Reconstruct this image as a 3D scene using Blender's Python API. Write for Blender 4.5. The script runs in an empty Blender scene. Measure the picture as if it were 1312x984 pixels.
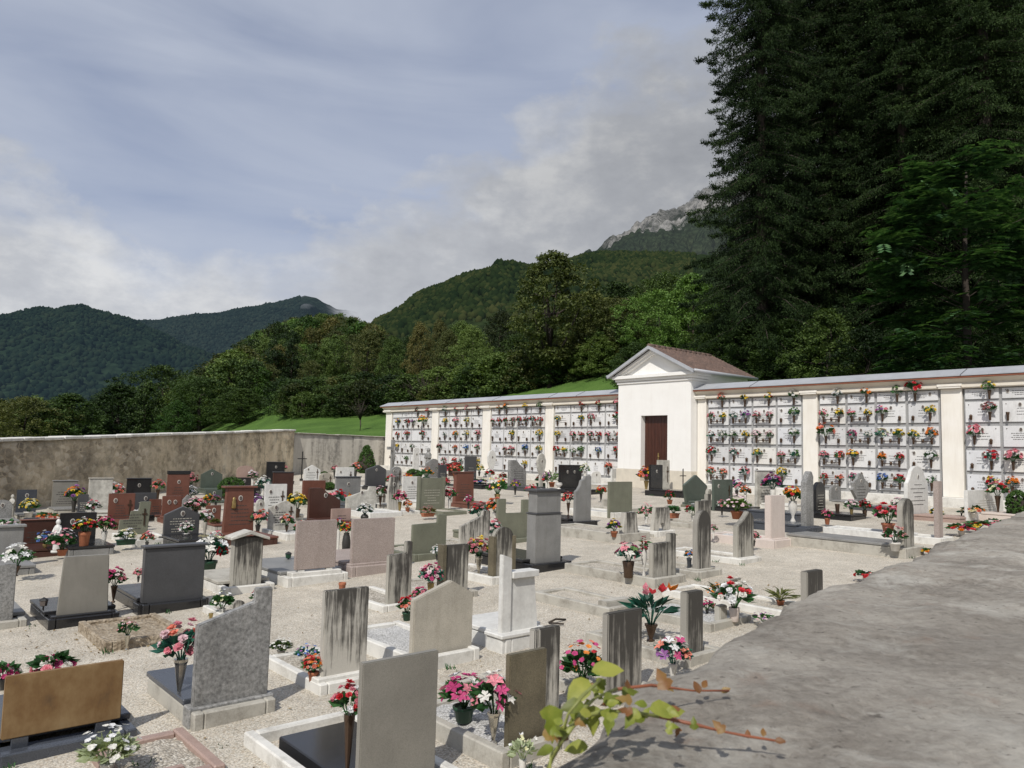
import bpy, bmesh, math, random
import numpy as np
from mathutils import Vector, Matrix, noise
PI = math.pi
random.seed(7); RNG = np.random.default_rng(7)
SC = bpy.context.scene
COL = SC.collection

# ------------------------------------------------------------------ camera
F, CX, CY = 986.0, 656.0, 492.0
PITCH, ROLL, CAMH = math.atan(87/986), .025, 2.15
_fw = Vector((0, math.cos(PITCH), math.sin(PITCH)))
_up = Vector((0, -math.sin(PITCH), math.cos(PITCH)))
_rt = Vector((1, 0, 0))
UPV = _up*math.cos(ROLL) - _rt*math.sin(ROLL)
RTV = _rt*math.cos(ROLL) + _up*math.sin(ROLL)
CAMP = Vector((0, 0, CAMH))
cam_d = bpy.data.cameras.new("camera"); cam = bpy.data.objects.new("camera", cam_d); COL.objects.link(cam)
M3 = Matrix((RTV, UPV, -_fw)).transposed()
cam.matrix_world = Matrix.Translation(CAMP) @ M3.to_4x4()
cam_d.sensor_width = 36; cam_d.lens = F/1312*36; cam_d.clip_end = 20000; cam_d.clip_start = .05
cam_d.dof.use_dof = True; cam_d.dof.focus_distance = 14; cam_d.dof.aperture_fstop = 13.0
SC.camera = cam

TH = math.radians(40.7)
DV = Vector((-math.sin(TH), math.cos(TH), 0))      # along the niche wall, away from us
AV = Vector((math.cos(TH), math.sin(TH), 0))       # into the niche wall
GRAD = .0393                                       # the ground climbs towards the niche wall
A0 = 23.64                                         # distance of the niche wall along AV
YAW = math.atan2(AV.y, AV.x)
def ray(x, y): return _fw + RTV*((x-CX)/F) - UPV*((y-CY)/F)
def gz(x, y): return GRAD*min(x*AV.x + y*AV.y, A0+.5)
def gp(x, y, h=0):
    v = ray(x, y); n = Vector((-GRAD*AV.x, -GRAD*AV.y, 1))
    t = -((CAMP - Vector((0, 0, h))) @ n)/(v @ n)
    return CAMP + v*t
def hp(x, y, z):
    v = ray(x, y); return CAMP + v*((z-CAMH)/v.z)
def W(s, off, z):       # point by niche wall coordinates
    p = DV*s + AV*(A0+off); return Vector((p.x, p.y, z))

# ------------------------------------------------------------------ objects
def tag(o, label=None, cat=None, group=None, kind=None):
    if label: o['label'] = label
    if cat: o['category'] = cat
    if group: o['group'] = group
    if kind: o['kind'] = kind
    return o
def thing(name, label, cat, loc=(0, 0, 0), rz=0, group=None):
    o = bpy.data.objects.new(name, None); COL.objects.link(o)
    o.location = loc; o.rotation_euler = (0, 0, rz); o.empty_display_size = .1
    return tag(o, label, cat, group)
def link(name, me, parent=None, loc=(0, 0, 0), rz=0, scale=None, mats=None):
    o = bpy.data.objects.new(name, me); COL.objects.link(o)
    o.location = loc; o.rotation_euler = (0, 0, rz)
    if scale is not None: o.scale = scale if hasattr(scale, '__len__') else (scale,)*3
    if parent is not None: o.parent = parent
    if mats:
        for i, m in enumerate(mats):
            if i < len(o.material_slots):
                o.material_slots[i].link = 'OBJECT'; o.material_slots[i].material = m
    return o

class MB:
    """gathers shapes for ONE mesh"""
    def __init__(s): s.v = []; s.f = []; s.mi = []; s.sm = []
    def add(s, vs, fs, mi=0, smooth=False):
        b = len(s.v); s.v += [tuple(p) for p in vs]
        for f in fs: s.f.append(tuple(i+b for i in f)); s.mi.append(mi); s.sm.append(smooth)
    def box(s, x0, x1, y0, y1, z0, z1, mi=0):
        vs = [(x, y, z) for z in (z0, z1) for y in (y0, y1) for x in (x0, x1)]
        s.add(vs, [(0, 2, 3, 1), (4, 5, 7, 6), (0, 1, 5, 4), (2, 6, 7, 3), (0, 4, 6, 2), (1, 3, 7, 5)], mi)
    def prism(s, poly, y0, y1, mi=0):     # poly in x,z; extruded along y (poly counter-clockwise seen from -y)
        n = len(poly)
        vs = [(p[0], y0, p[1]) for p in poly] + [(p[0], y1, p[1]) for p in poly]
        fs = [tuple(range(n)), tuple(reversed(range(n, 2*n)))]
        fs += [(i, i+n, (i+1) % n+n, (i+1) % n) for i in range(n)]
        s.add(vs, fs, mi)
    def lathe(s, prof, c=(0, 0, 0), n=14, mi=0, smooth=True, sx=1, sy=1):
        vs = []; fs = []
        for r, z in prof:
            for k in range(n):
                t = 2*PI*k/n; vs.append((c[0]+sx*r*math.cos(t), c[1]+sy*r*math.sin(t), c[2]+z))
        for i in range(len(prof)-1):
            for k in range(n):
                k2 = (k+1) % n; fs.append((i*n+k, i*n+k2, (i+1)*n+k2, (i+1)*n+k))
        fs.append(tuple(reversed(range(n)))); fs.append(tuple(range((len(prof)-1)*n, len(prof)*n)))
        s.add(vs, fs, mi, smooth)
    def tube(s, pts, rs, n=6, mi=0):
        pts = [Vector(p) for p in pts]; vs = []; fs = []
        if not hasattr(rs, '__len__'): rs = [rs]*len(pts)
        for i, p in enumerate(pts):
            t = (pts[min(i+1, len(pts)-1)] - pts[max(i-1, 0)]).normalized()
            u = t.cross(Vector((0, 0, 1)))
            if u.length < .05: u = t.cross(Vector((1, 0, 0)))
            u.normalize(); w = t.cross(u)
            for k in range(n):
                q = 2*PI*k/n; vs.append(p + (u*math.cos(q) + w*math.sin(q))*rs[i])
        for i in range(len(pts)-1):
            for k in range(n):
                k2 = (k+1) % n; fs.append((i*n+k, (i+1)*n+k, (i+1)*n+k2, i*n+k2))
        fs.append(tuple(range(n))); fs.append(tuple(reversed(range((len(pts)-1)*n, len(pts)*n))))
        s.add(vs, fs, mi, True)
    def disc(s, c, rx, rz, y, th=.01, n=12, mi=0):   # oval medallion facing -y
        poly = [(c[0]+rx*math.cos(2*PI*k/n), c[1]+rz*math.sin(2*PI*k/n)) for k in range(n)]
        s.prism(poly, y-th, y+.004, mi)
    def mesh(s, name, mats, bevel=0, seg=1):
        me = bpy.data.meshes.new(name); me.from_pydata(s.v, [], s.f)
        me.polygons.foreach_set('material_index', s.mi); me.polygons.foreach_set('use_smooth', s.sm)
        for m in (mats if isinstance(mats, (list, tuple)) else [mats]): me.materials.append(m)
        if bevel:
            bm = bmesh.new(); bm.from_mesh(me)
            es = [e for e in bm.edges if len(e.link_faces) == 2 and e.calc_face_angle(0) > .5]
            bmesh.ops.bevel(bm, geom=es, offset=bevel, segments=seg, affect='EDGES', clamp_overlap=True)
            bm.to_mesh(me); bm.free()
        me.update(); return me
    def obj(s, name, mats, parent=None, bevel=0, seg=1, **k):
        return link(name, s.mesh(name, mats, bevel, seg), parent, **k)

def np_mesh(name, verts, faces, mats, mi=None, smooth=False):
    """verts (N,3), faces (M,k) arrays"""
    me = bpy.data.meshes.new(name); n = len(verts); m, k = faces.shape
    me.vertices.add(n); me.vertices.foreach_set('co', np.asarray(verts, np.float32).ravel())
    me.loops.add(m*k); me.loops.foreach_set('vertex_index', faces.astype(np.int32).ravel())
    me.polygons.add(m); me.polygons.foreach_set('loop_start', np.arange(0, m*k, k, dtype=np.int32))
    if mi is not None: me.polygons.foreach_set('material_index', np.asarray(mi, np.int32))
    me.polygons.foreach_set('use_smooth', np.full(m, smooth))
    for mm in (mats if isinstance(mats, (list, tuple)) else [mats]): me.materials.append(mm)
    me.update(calc_edges=True); me.validate(); return me
# ------------------------------------------------------------------ materials
class NT:
    def __init__(s, name):
        s.m = bpy.data.materials.new(name); s.m.use_nodes = True; s.t = s.m.node_tree; s.t.nodes.clear()
        s.out = s.n('ShaderNodeOutputMaterial')
    def n(s, typ, **kw):
        nd = s.t.nodes.new(typ)
        for k, v in kw.items(): setattr(nd, k, v)
        return nd
    def l(s, a, b): s.t.links.new(a, b); return s
    def coord(s, kind='Object', scale=(1, 1, 1), rand=True):
        c = s.n('ShaderNodeTexCoord').outputs[kind]
        mp = s.n('ShaderNodeMapping'); mp.inputs['Scale'].default_value = scale; s.l(c, mp.inputs['Vector'])
        if rand:
            oi = s.n('ShaderNodeObjectInfo'); mu = s.n('ShaderNodeMath', operation='MULTIPLY'); mu.inputs[1].default_value = 37
            s.l(oi.outputs['Random'], mu.inputs[0]); s.l(mu.outputs[0], mp.inputs['Location'])
        return mp.outputs[0]
    def noise(s, vec, scale, detail=4, rough=.6, dist=0):
        nd = s.n('ShaderNodeTexNoise'); nd.inputs['Scale'].default_value = scale; nd.inputs['Detail'].default_value = detail
        nd.inputs['Roughness'].default_value = rough; nd.inputs['Distortion'].default_value = dist; s.l(vec, nd.inputs['Vector'])
        return nd.outputs['Fac']
    def voro(s, vec, scale, out='Distance', feature='F1'):
        nd = s.n('ShaderNodeTexVoronoi', feature=feature); nd.inputs['Scale'].default_value = scale; s.l(vec, nd.inputs['Vector'])
        return nd.outputs[out]
    def ramp(s, fac, stops, const=False):
        nd = s.n('ShaderNodeValToRGB'); cr = nd.color_ramp
        if const: cr.interpolation = 'CONSTANT'
        while len(cr.elements) < len(stops): cr.elements.new(.5)
        for e, (p, c) in zip(cr.elements, stops):
            e.position = p; e.color = (c[0], c[1], c[2], 1) if hasattr(c, '__len__') else (c, c, c, 1)
        s.l(fac, nd.inputs[0]); return nd.outputs[0]
    def mix(s, fac, a, b, mode='MIX'):
        nd = s.n('ShaderNodeMix', data_type='RGBA', blend_type=mode)
        for sock, v in ((nd.inputs[0], fac), (nd.inputs[6], a), (nd.inputs[7], b)):
            if isinstance(v, (int, float)): sock.default_value = v
            elif isinstance(v, tuple): sock.default_value = (*v, 1)
            else: s.l(v, sock)
        return nd.outputs[2]
    def math(s, op, a, b=0, clamp=False):
        nd = s.n('ShaderNodeMath', operation=op); nd.use_clamp = clamp
        for sock, v in ((nd.inputs[0], a), (nd.inputs[1], b)):
            if isinstance(v, (int, float)): sock.default_value = v
            else: s.l(v, sock)
        return nd.outputs[0]
    def bsdf(s, col, rough=.7, bump=None, bs=.3, bd=.01, metal=0, spec=.5, coat=0):
        b = s.n('ShaderNodeBsdfPrincipled')
        if isinstance(col, tuple): b.inputs['Base Color'].default_value = (*col, 1)
        else: s.l(col, b.inputs['Base Color'])
        if isinstance(rough, (int, float)): b.inputs['Roughness'].default_value = rough
        else: s.l(rough, b.inputs['Roughness'])
        b.inputs['Metallic'].default_value = metal; b.inputs['Specular IOR Level'].default_value = spec
        b.inputs['Coat Weight'].default_value = coat
        if bump is not None:
            bp = s.n('ShaderNodeBump'); bp.inputs['Strength'].default_value = bs; bp.inputs['Distance'].default_value = bd
            s.l(bump, bp.inputs['Height']); s.l(bp.outputs[0], b.inputs['Normal'])
        s.l(b.outputs[0], s.out.inputs[0]); return b

def m_granite(name, c1, c2, scale=180, rough=.35, dirt=.25, coat=0):
    t = NT(name); v = t.coord(); g = t.noise(v, scale, 3, .8); big = t.noise(v, 3.2, 5, .65)
    col = t.ramp(g, [(.3, c1), (.7, c2)])
    dk = t.ramp(big, [(.3, 1-dirt), (.65, 1.0)])
    gen = t.n('ShaderNodeTexCoord').outputs['Generated']; sp_ = t.n('ShaderNodeSeparateXYZ'); t.l(gen, sp_.inputs[0])
    stk = t.noise(t.coord(scale=(1, 1, .09)), 13, 4, .65)
    lo = t.math('ADD', t.math('SUBTRACT', .62, t.math('MULTIPLY', sp_.outputs['Z'], .9)), t.math('MULTIPLY', t.math('SUBTRACT', big, .5), 1.5))
    wth = t.math('ADD', t.math('MULTIPLY', t.ramp(lo, [(.45, 0), (.95, 1)]), dirt*.8), t.math('MULTIPLY', t.ramp(stk, [(.5, 0), (.72, 1)]), dirt*.9))
    dk = t.mix(wth, dk, (.45, .41, .36))
    t.bsdf(t.mix(1.0, col, dk, 'MULTIPLY'), t.math('ADD', t.math('MULTIPLY', big, .25), rough-.1), g, .08, .003, coat=coat); return t.m
def m_stained(name, c=(.40, .38, .33), dark=(.048, .044, .038), amt=.5):
    """pale cement stone with black rain streaks running down it"""
    t = NT(name); gen = t.n('ShaderNodeTexCoord').outputs['Generated']; sep = t.n('ShaderNodeSeparateXYZ'); t.l(gen, sep.inputs[0])
    v = t.coord(scale=(1, 1, .06)); st = t.noise(v, 26, 4, .7)
    v2 = t.coord(); bl = t.noise(v2, 5, 5, .65); fine = t.noise(v2, 90, 3, .7)
    k = t.math('ADD', t.math('MULTIPLY', st, 2.3), t.math('MULTIPLY', bl, .8))
    k = t.math('ADD', k, t.math('MULTIPLY', sep.outputs['Z'], .62))
    k = t.math('ADD', k, amt-1.72)
    f = t.ramp(k, [(.24, .0), (.44, .5), (.72, .96)])
    nx = t.n('ShaderNodeSeparateXYZ'); t.l(t.n('ShaderNodeTexCoord').outputs['Normal'], nx.inputs[0])   # narrow ends stay paler
    f = t.math('MULTIPLY', f, t.math('SUBTRACT', 1, t.math('MULTIPLY', t.math('ABSOLUTE', nx.outputs['X']), .8)))
    base = t.mix(fine, tuple(x*.82 for x in c), tuple(x*1.1 for x in c))
    t.bsdf(t.mix(f, base, dark), .9, fine, .35, .004); return t.m
def m_cement(name, c=(.42, .40, .35), d=(.2, .18, .15)):
    t = NT(name); v = t.coord(); b = t.noise(v, 4, 6, .7); f = t.noise(v, 70, 4, .75)
    col = t.ramp(t.math('ADD', t.math('MULTIPLY', b, .75), t.math('MULTIPLY', f, .25)), [(.3, d), (.52, c), (.8, tuple(min(1, x*1.15) for x in c))])
    t.bsdf(col, .9, f, .4, .006); return t.m
def m_plain(name, c, rough=.6, var=.15, scale=6, metal=0, coat=0, spec=.5):
    t = NT(name); v = t.coord(); b = t.noise(v, scale, 4, .6)
    col = t.ramp(b, [(.3, tuple(x*(1-var) for x in c)), (.7, tuple(min(1, x*(1+var)) for x in c))])
    t.bsdf(col, rough, b, .1, .003, metal=metal, coat=coat, spec=spec); return t.m
def m_chips(name, cols, scale, bump=.8, dist=.012):
    t = NT(name); v = t.coord(rand=False)
    vo = t.n('ShaderNodeTexVoronoi'); vo.inputs['Scale'].default_value = scale; t.l(v, vo.inputs['Vector'])
    sp = t.n('ShaderNodeSeparateColor'); t.l(vo.outputs['Color'], sp.inputs[0])
    n = len(cols); col = t.ramp(sp.outputs[0], [(i/n, c) for i, c in enumerate(cols)])
    big = t.ramp(t.noise(v, .55, 6, .65), [(.3, .82), (.68, 1.06)])
    mid = t.ramp(t.noise(v, 2.4, 6, .7), [(.32, .80), (.66, 1.06)])
    edge = t.ramp(vo.outputs['Distance'], [(.3, 1), (.9, .55)])
    c = t.mix(1, t.mix(1, t.mix(1, col, big, 'MULTIPLY'), mid, 'MULTIPLY'), edge, 'MULTIPLY')
    inv = t.math('SUBTRACT', 1, vo.outputs['Distance'])
    t.bsdf(c, .95, inv, bump, dist, spec=.25); return t.m
def m_leaf(name, c1, c2, c3, scale=.6, trans=.3, hue=.5, rough=.55, spec=.3):
    """leaves: light and dark clumps by position, each leaf its own shade, each plant its own tint"""
    t = NT(name); v = t.coord(); big = t.noise(v, scale, 4, .65)
    geo = t.n('ShaderNodeNewGeometry'); oi = t.n('ShaderNodeObjectInfo')
    k = t.math('ADD', t.math('MULTIPLY', big, .9), t.math('MULTIPLY', geo.outputs['Random Per Island'], .45))
    k = t.math('ADD', k, t.math('MULTIPLY', t.math('SUBTRACT', oi.outputs['Random'], .5), hue))
    col = t.ramp(k, [(.3, c1), (.65, c2), (1.0, c3)])
    d = t.n('ShaderNodeBsdfPrincipled'); t.l(col, d.inputs['Base Color']); d.inputs['Roughness'].default_value = rough; d.inputs['Specular IOR Level'].default_value = spec
    tr = t.n('ShaderNodeBsdfTranslucent'); t.l(t.mix(1, col, (1.0, 1.0, .45), 'MULTIPLY'), tr.inputs[0])
    mx = t.n('ShaderNodeMixShader'); mx.inputs[0].default_value = trans
    t.l(d.outputs[0], mx.inputs[1]); t.l(tr.outputs[0], mx.inputs[2]); t.l(mx.outputs[0], t.out.inputs[0]); return t.m
def m_bloom(name, cols):
    t = NT(name); geo = t.n('ShaderNodeNewGeometry'); oi = t.n('ShaderNodeObjectInfo')
    k = t.math('FRACT', t.math('ADD', geo.outputs['Random Per Island'], oi.outputs['Random']))
    n = len(cols); col = t.ramp(k, [(i/n, c) for i, c in enumerate(cols)], True)
    v = t.coord('Object', rand=False); f = t.ramp(t.noise(v, 22, 2, .5), [(.35, .72), (.65, 1.1)])
    col = t.mix(1, col, f, 'MULTIPLY')
    d = t.n('ShaderNodeBsdfPrincipled'); t.l(col, d.inputs['Base Color']); d.inputs['Roughness'].default_value = .7; d.inputs['Specular IOR Level'].default_value = .2
    tr = t.n('ShaderNodeBsdfTranslucent'); t.l(col, tr.inputs[0])
    mx = t.n('ShaderNodeMixShader'); mx.inputs[0].default_value = .25
    t.l(d.outputs[0], mx.inputs[1]); t.l(tr.outputs[0], mx.inputs[2]); t.l(mx.outputs[0], t.out.inputs[0]); return t.m

M = {}
M['grey'] = m_granite('grey_granite', (.17, .17, .165), (.33, .325, .31), 160, .45)
M['greywarm'] = m_granite('warm_grey_granite', (.19, .18, .155), (.30, .285, .25), 190, .5, .2)
M['black'] = m_granite('black_granite', (.012, .012, .013), (.03, .03, .032), 220, .16, .2)
M['darkgrey'] = m_granite('dark_grey_granite', (.045, .047, .05), (.10, .10, .105), 200, .4, .2)
M['blue'] = m_granite('blue_black_granite', (.03, .035, .045), (.10, .11, .13), 150, .22, .2)
M['red'] = m_granite('red_brown_granite', (.13, .05, .034), (.22, .09, .06), 120, .4, .25)
M['darkred'] = m_granite('dark_red_granite', (.045, .018, .013), (.10, .042, .03), 120, .3, .25)
M['rosy'] = m_granite('rosy_speckled_granite', (.24, .19, .165), (.52, .44, .40), 85, .6, .18)
M['beige'] = m_granite('beige_granite', (.36, .33, .27), (.56, .52, .44), 100, .6, .28)
M['olive'] = m_granite('olive_green_granite', (.135, .14, .10), (.23, .235, .175), 90, .55, .25)
M['brownolive'] = m_granite('brown_olive_granite', (.10, .085, .055), (.22, .19, .125), 110, .45, .5)
M['green'] = m_granite('dark_green_granite', (.055, .075, .06), (.13, .155, .125), 100, .4, .25)
M['white'] = m_granite('white_marble', (.60, .59, .56), (.74, .735, .70), 12, .5, .14)
M['offwhite'] = m_granite('weathered_white_marble', (.40, .385, .34), (.66, .64, .58), 7, .7, .35)
M['pinkwhite'] = m_granite('pale_pink_marble', (.56, .48, .43), (.66, .58, .53), 60, .6, .12)
M['pink'] = m_granite('salmon_pink_granite', (.32, .22, .185), (.46, .34, .29), 90, .5, .2)
M['mottled'] = m_granite('mottled_grey_granite', (.13, .13, .125), (.42, .415, .40), 34, .5, .4)
M['stain'] = m_stained('rain_streaked_cement', amt=.38)
M['stainlight'] = m_stained('half_streaked_cement', (.50, .475, .42), amt=.27)
M['staindark'] = m_stained('heavily_streaked_cement', (.36, .34, .30), amt=.52)
M['cement'] = m_cement('grave_cement')
M['cementpale'] = m_cement('pale_grave_cement', (.66, .645, .60), (.38, .36, .32))
M['rust'] = None
t = NT('rust_stained_slab'); v = t.coord(); b = t.noise(v, 2.3, 5, .6); v2 = t.coord(scale=(1, 1, .35)); s2 = t.noise(v2, 9, 6, .75)
c = t.ramp(t.math('ADD', t.math('MULTIPLY', b, .75), t.math('MULTIPLY', s2, .28)), [(.34, (.07, .042, .022)), (.47, (.17, .095, .035)), (.6, (.25, .165, .075)), (.78, (.28, .215, .13))])
t.bsdf(c, .7, s2, .15, .003); M['rust'] = t.m
M['chips'] = m_chips('white_marble_chips', [(.62, .61, .58), (.75, .74, .71), (.5, .49, .46), (.8, .79, .77)], 75)
M['gravel'] = m_chips('beige_gravel', [(.62, .56, .455), (.72, .66, .555), (.46, .405, .32), (.80, .75, .65), (.56, .475, .37), (.66, .615, .53)], 78, .6, .008)
M['gravelbed'] = m_chips('grave_gravel', [(.50, .45, .37), (.62, .56, .47), (.36, .32, .26), (.72, .67, .58)], 56)
t = NT('dry_soil'); v = t.coord(); b = t.noise(v, 14, 6, .75); vo = t.voro(v, 30)
t.bsdf(t.ramp(b, [(.3, (.16, .12, .08)), (.5, (.32, .26, .185)), (.7, (.50, .44, .35))]), 1, t.math('ADD', b, vo), .9, .02); M['soil'] = t.m
M['terra'] = m_plain('terracotta', (.36, .13, .065), .8)
M['potgreen'] = m_plain('dark_green_plastic', (.015, .06, .03), .4)
M['potdark'] = m_plain('dark_pot', (.035, .033, .03), .45)
M['silver'] = m_plain('tarnished_silver', (.62, .58, .50), .25, .3, 20, metal=1)
M['bronze'] = m_plain('dark_bronze', (.10, .065, .045), .4, .25, 15, metal=.7)
M['gold'] = m_plain('old_gold', (.34, .25, .10), .4, .25, 15, metal=.6)
M['whitepot'] = m_plain('white_ceramic', (.62, .60, .56), .4)
M['iron'] = m_plain('black_iron', (.018, .018, .018), .5)
M['ink'] = m_plain('engraved_dark', (.06, .055, .05), .7)
M['inkgold'] = m_plain('engraved_pale', (.42, .40, .34), .5)
M['porcelain'] = m_plain('portrait_rim', (.62, .60, .55), .3)
M['photo'] = m_plain('portrait_photo', (.12, .10, .09), .3, .5, 30)
t = NT('white_plaster'); v = t.coord(rand=False); b = t.noise(v, 1.3, 6, .65); s2 = t.noise(t.coord(scale=(1, 1, .1), rand=False), 5, 5, .65); f = t.noise(v, 40, 4, .7)
c = t.mix(t.ramp(s2, [(.56, 0), (.78, .22)]), t.ramp(b, [(.3, (.78, .765, .73)), (.7, (.84, .83, .80))]), (.50, .46, .40))
t.bsdf(c, .92, f, .15, .004); M['plaster'] = t.m
M['woodfloor'] = None
t = NT('dark_undergrowth'); v = t.coord(rand=False); f = t.noise(v, .9, 7, .75)  # dark green ground beyond the meadow
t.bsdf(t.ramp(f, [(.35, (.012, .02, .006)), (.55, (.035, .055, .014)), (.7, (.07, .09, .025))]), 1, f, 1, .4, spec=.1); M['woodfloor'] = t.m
M['cream'] = None
t = NT('cream_render'); v = t.coord(rand=False); b = t.noise(v, 1.6, 5, .65); v2 = t.coord(scale=(1, 1, .15), rand=False); s2 = t.noise(v2, 6, 4, .6)
t.bsdf(t.mix(t.ramp(s2, [(.45, 0), (.8, .35)]), t.ramp(b, [(.3, (.77, .73, .65)), (.7, (.83, .80, .74))]), (.55, .49, .41)), .9, b, .1, .004); M['cream'] = t.m
M['plinthbeige'] = m_plain('beige_plinth', (.60, .55, .46), .9, .1, 3)
M['fascia'] = m_plain('cream_fascia', (.68, .63, .54), .9, .08, 2)
M['zinc'] = m_plain('zinc_sheet', (.42, .43, .45), .5, .1, 2, metal=.2)
M['redtrim'] = m_plain('red_brown_edge', (.25, .085, .045), .7)
M['panelgrey'] = m_granite('grey_niche_frame', (.27, .27, .27), (.42, .42, .415), 40, .5, .15)
t = NT('niche_marble'); oi = t.n('ShaderNodeObjectInfo'); v = t.coord(); b = t.noise(v, 3, 6, .7, 1.2); s2 = t.noise(t.coord(scale=(1, 1, .15)), 9, 4, .6)
tint = t.ramp(oi.outputs['Random'], [(0, (.60, .60, .60)), (.25, (.70, .70, .70)), (.5, (.75, .745, .73)), (.75, (.66, .67, .69)), (1, (.74, .72, .68))])
c = t.mix(1, tint, t.ramp(b, [(.3, .84), (.5, 1.0), (.55, .93), (.7, 1.03)]), 'MULTIPLY')
c = t.mix(t.ramp(s2, [(.55, 0), (.75, .3)]), c, (.40, .38, .35))
t.bsdf(c, .4); M['niche'] = t.m
M['door'] = None
t = NT('varnished_brown_wood'); v = t.coord(scale=(9, 9, .5), rand=False); b = t.noise(v, 4, 5, .6)
t.bsdf(t.ramp(b, [(.3, (.03, .009, .005)), (.7, (.08, .024, .012))]), .4, b, .2, .004); M['door'] = t.m
t = NT('old_roof_tile'); v = t.coord(rand=False); b = t.noise(v, 7, 5, .7); vo = t.voro(v, 5, 'Color'); sp = t.n('ShaderNodeSeparateColor'); t.l(vo, sp.inputs[0])
t.bsdf(t.mix(t.math('MULTIPLY', sp.outputs[0], .6), t.ramp(b, [(.3, (.07, .045, .035)), (.6, (.17, .11, .085)), (.8, (.23, .17, .13))]), (.09, .065, .055)), .95, b, .4, .01); M['tile'] = t.m
t = NT('old_stone_wall'); v = t.coord(rand=False); b = t.noise(v, .55, 6, .62); fine = t.noise(v, 6, 7, .75)
wv = t.n('ShaderNodeTexNoise'); wv.inputs['Scale'].default_value = 3; wv.inputs['Detail'].default_value = 4; t.l(v, wv.inputs['Vector'])
wadd = t.mix(.16, t.coord(scale=(1, 1, 1.5), rand=False), wv.outputs['Color'], 'LINEAR_LIGHT')
vo = t.n('ShaderNodeTexVoronoi'); vo.inputs['Scale'].default_value = 4.2; t.l(wadd, vo.inputs['Vector'])
ve = t.voro(wadd, 4.2, 'Distance', 'DISTANCE_TO_EDGE')
sp = t.n('ShaderNodeSeparateColor'); t.l(vo.outputs['Color'], sp.inputs[0])
st = t.noise(t.coord(scale=(1, 1, .13), rand=False), 1.3, 5, .62)
plast = t.ramp(t.math('ADD', t.math('MULTIPLY', fine, .45), t.math('MULTIPLY', st, .65)), [(.37, (.17, .145, .11)), (.45, (.46, .39, .28)), (.55, (.68, .58, .42)), (.68, (.80, .72, .56))])
stones = t.mix(t.math('MULTIPLY', fine, .5), t.ramp(sp.outputs[0], [(.0, (.17, .145, .11)), (.4, (.38, .33, .25)), (.75, (.54, .475, .37)), (1, (.70, .64, .53))]), (.10, .085, .065))
mort = t.ramp(ve, [(.02, 1), (.09, 0)])
stones = t.mix(mort, stones, t.mix(fine, (.22, .18, .13), (.56, .47, .34)))
sx = t.n('ShaderNodeSeparateXYZ'); t.l(t.n('ShaderNodeTexCoord').outputs['Object'], sx.inputs[0])
left = t.math('MULTIPLY', t.math('SUBTRACT', sx.outputs['X'], 33), .016)          # more bare stone towards the near end
k = t.ramp(t.math('SUBTRACT', t.math('ADD', b, t.math('MULTIPLY', fine, .35)), left), [(.58, 0), (.84, .95)])
dirt = t.ramp(t.noise(v, 1.1, 6, .7), [(.36, .42), (.54, 1.1)])
t.bsdf(t.mix(1, t.mix(k, plast, stones), dirt, 'MULTIPLY'), .95, t.math('ADD', t.math('MULTIPLY', ve, 1.4), fine), .6, .04); M['oldwall'] = t.m
t = NT('grey_back_wall'); v = t.coord(scale=(1, 1, .12), rand=False); st = t.noise(v, 2.2, 5, .65); f = t.noise(t.coord(rand=False), 6, 5, .7)
t.bsdf(t.ramp(t.math('ADD', t.math('MULTIPLY', st, .7), t.math('MULTIPLY', f, .3)), [(.38, (.20, .19, .17)), (.5, (.45, .425, .375)), (.68, (.55, .525, .47))]), .95, f, .3, .01); M['backwall'] = t.m
t = NT('rough_coping_stone'); v = t.coord(rand=False); b = t.noise(v, 2.6, 6, .62); f = t.noise(v, 44, 8, .8, .3); m2 = t.noise(v, 9, 4, .6)
c = t.ramp(t.math('ADD', t.math('MULTIPLY', b, .55), t.math('MULTIPLY', f, .45)), [(.35, (.12, .10, .082)), (.43, (.245, .218, .182)), (.53, (.375, .342, .292)), (.66, (.54, .50, .43))])
c = t.mix(t.ramp(t.noise(v, 7, 5, .7), [(.58, 0), (.70, .45)]), c, (.30, .20, .145))
c = t.mix(t.ramp(t.noise(v, 4.3, 7, .72, .4), [(.53, 0), (.66, .6)]), c, (.60, .575, .51))
c = t.mix(t.ramp(t.noise(v, 62, 3, .6), [(.63, 0), (.71, .75)]), c, (.09, .075, .06))
c = t.mix(t.ramp(t.noise(v, 1.5, 5, .6), [(.5, 0), (.68, .35)]), c, (.17, .15, .125))
t.bsdf(c, .95, t.math('ADD', f, t.math('MULTIPLY', m2, .7)), .8, .014); M['coping'] = t.m
t = NT('meadow_grass'); v = t.coord(rand=False); b = t.noise(v, .35, 5, .65); f = t.noise(v, 14, 4, .7)
t.bsdf(t.ramp(t.math('ADD', t.math('MULTIPLY', b, .55), t.math('MULTIPLY', f, .45)), [(.35, (.045, .085, .02)), (.5, (.08, .15, .032)), (.68, (.125, .20, .05))]), 1, f, .6, .08, spec=.1); M['grass'] = t.m
M['bark'] = m_cement('bark', (.045, .034, .026), (.014, .011, .009))
M['leaf_mid'] = m_leaf('broad_leaf', (.016, .034, .008), (.068, .115, .024), (.155, .22, .055), .45)
M['leaf_bright'] = m_leaf('bright_leaf', (.025, .06, .011), (.08, .165, .028), (.17, .28, .065), .5)
M['leaf_olive'] = m_leaf('olive_leaf', (.02, .032, .009), (.07, .088, .024), (.155, .165, .05), .45)
M['leaf_dark'] = m_leaf('dark_leaf', (.008, .02, .005), (.03, .06, .013), (.075, .125, .03), .5)
M['leaf_rust'] = m_leaf('rusty_leaf', (.025, .034, .009), (.085, .095, .026), (.18, .155, .048), .5)
M['leaf_locust'] = m_leaf('locust_leaf', (.008, .028, .010), (.038, .098, .034), (.14, .25, .10), .55, .25, 0)
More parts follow.
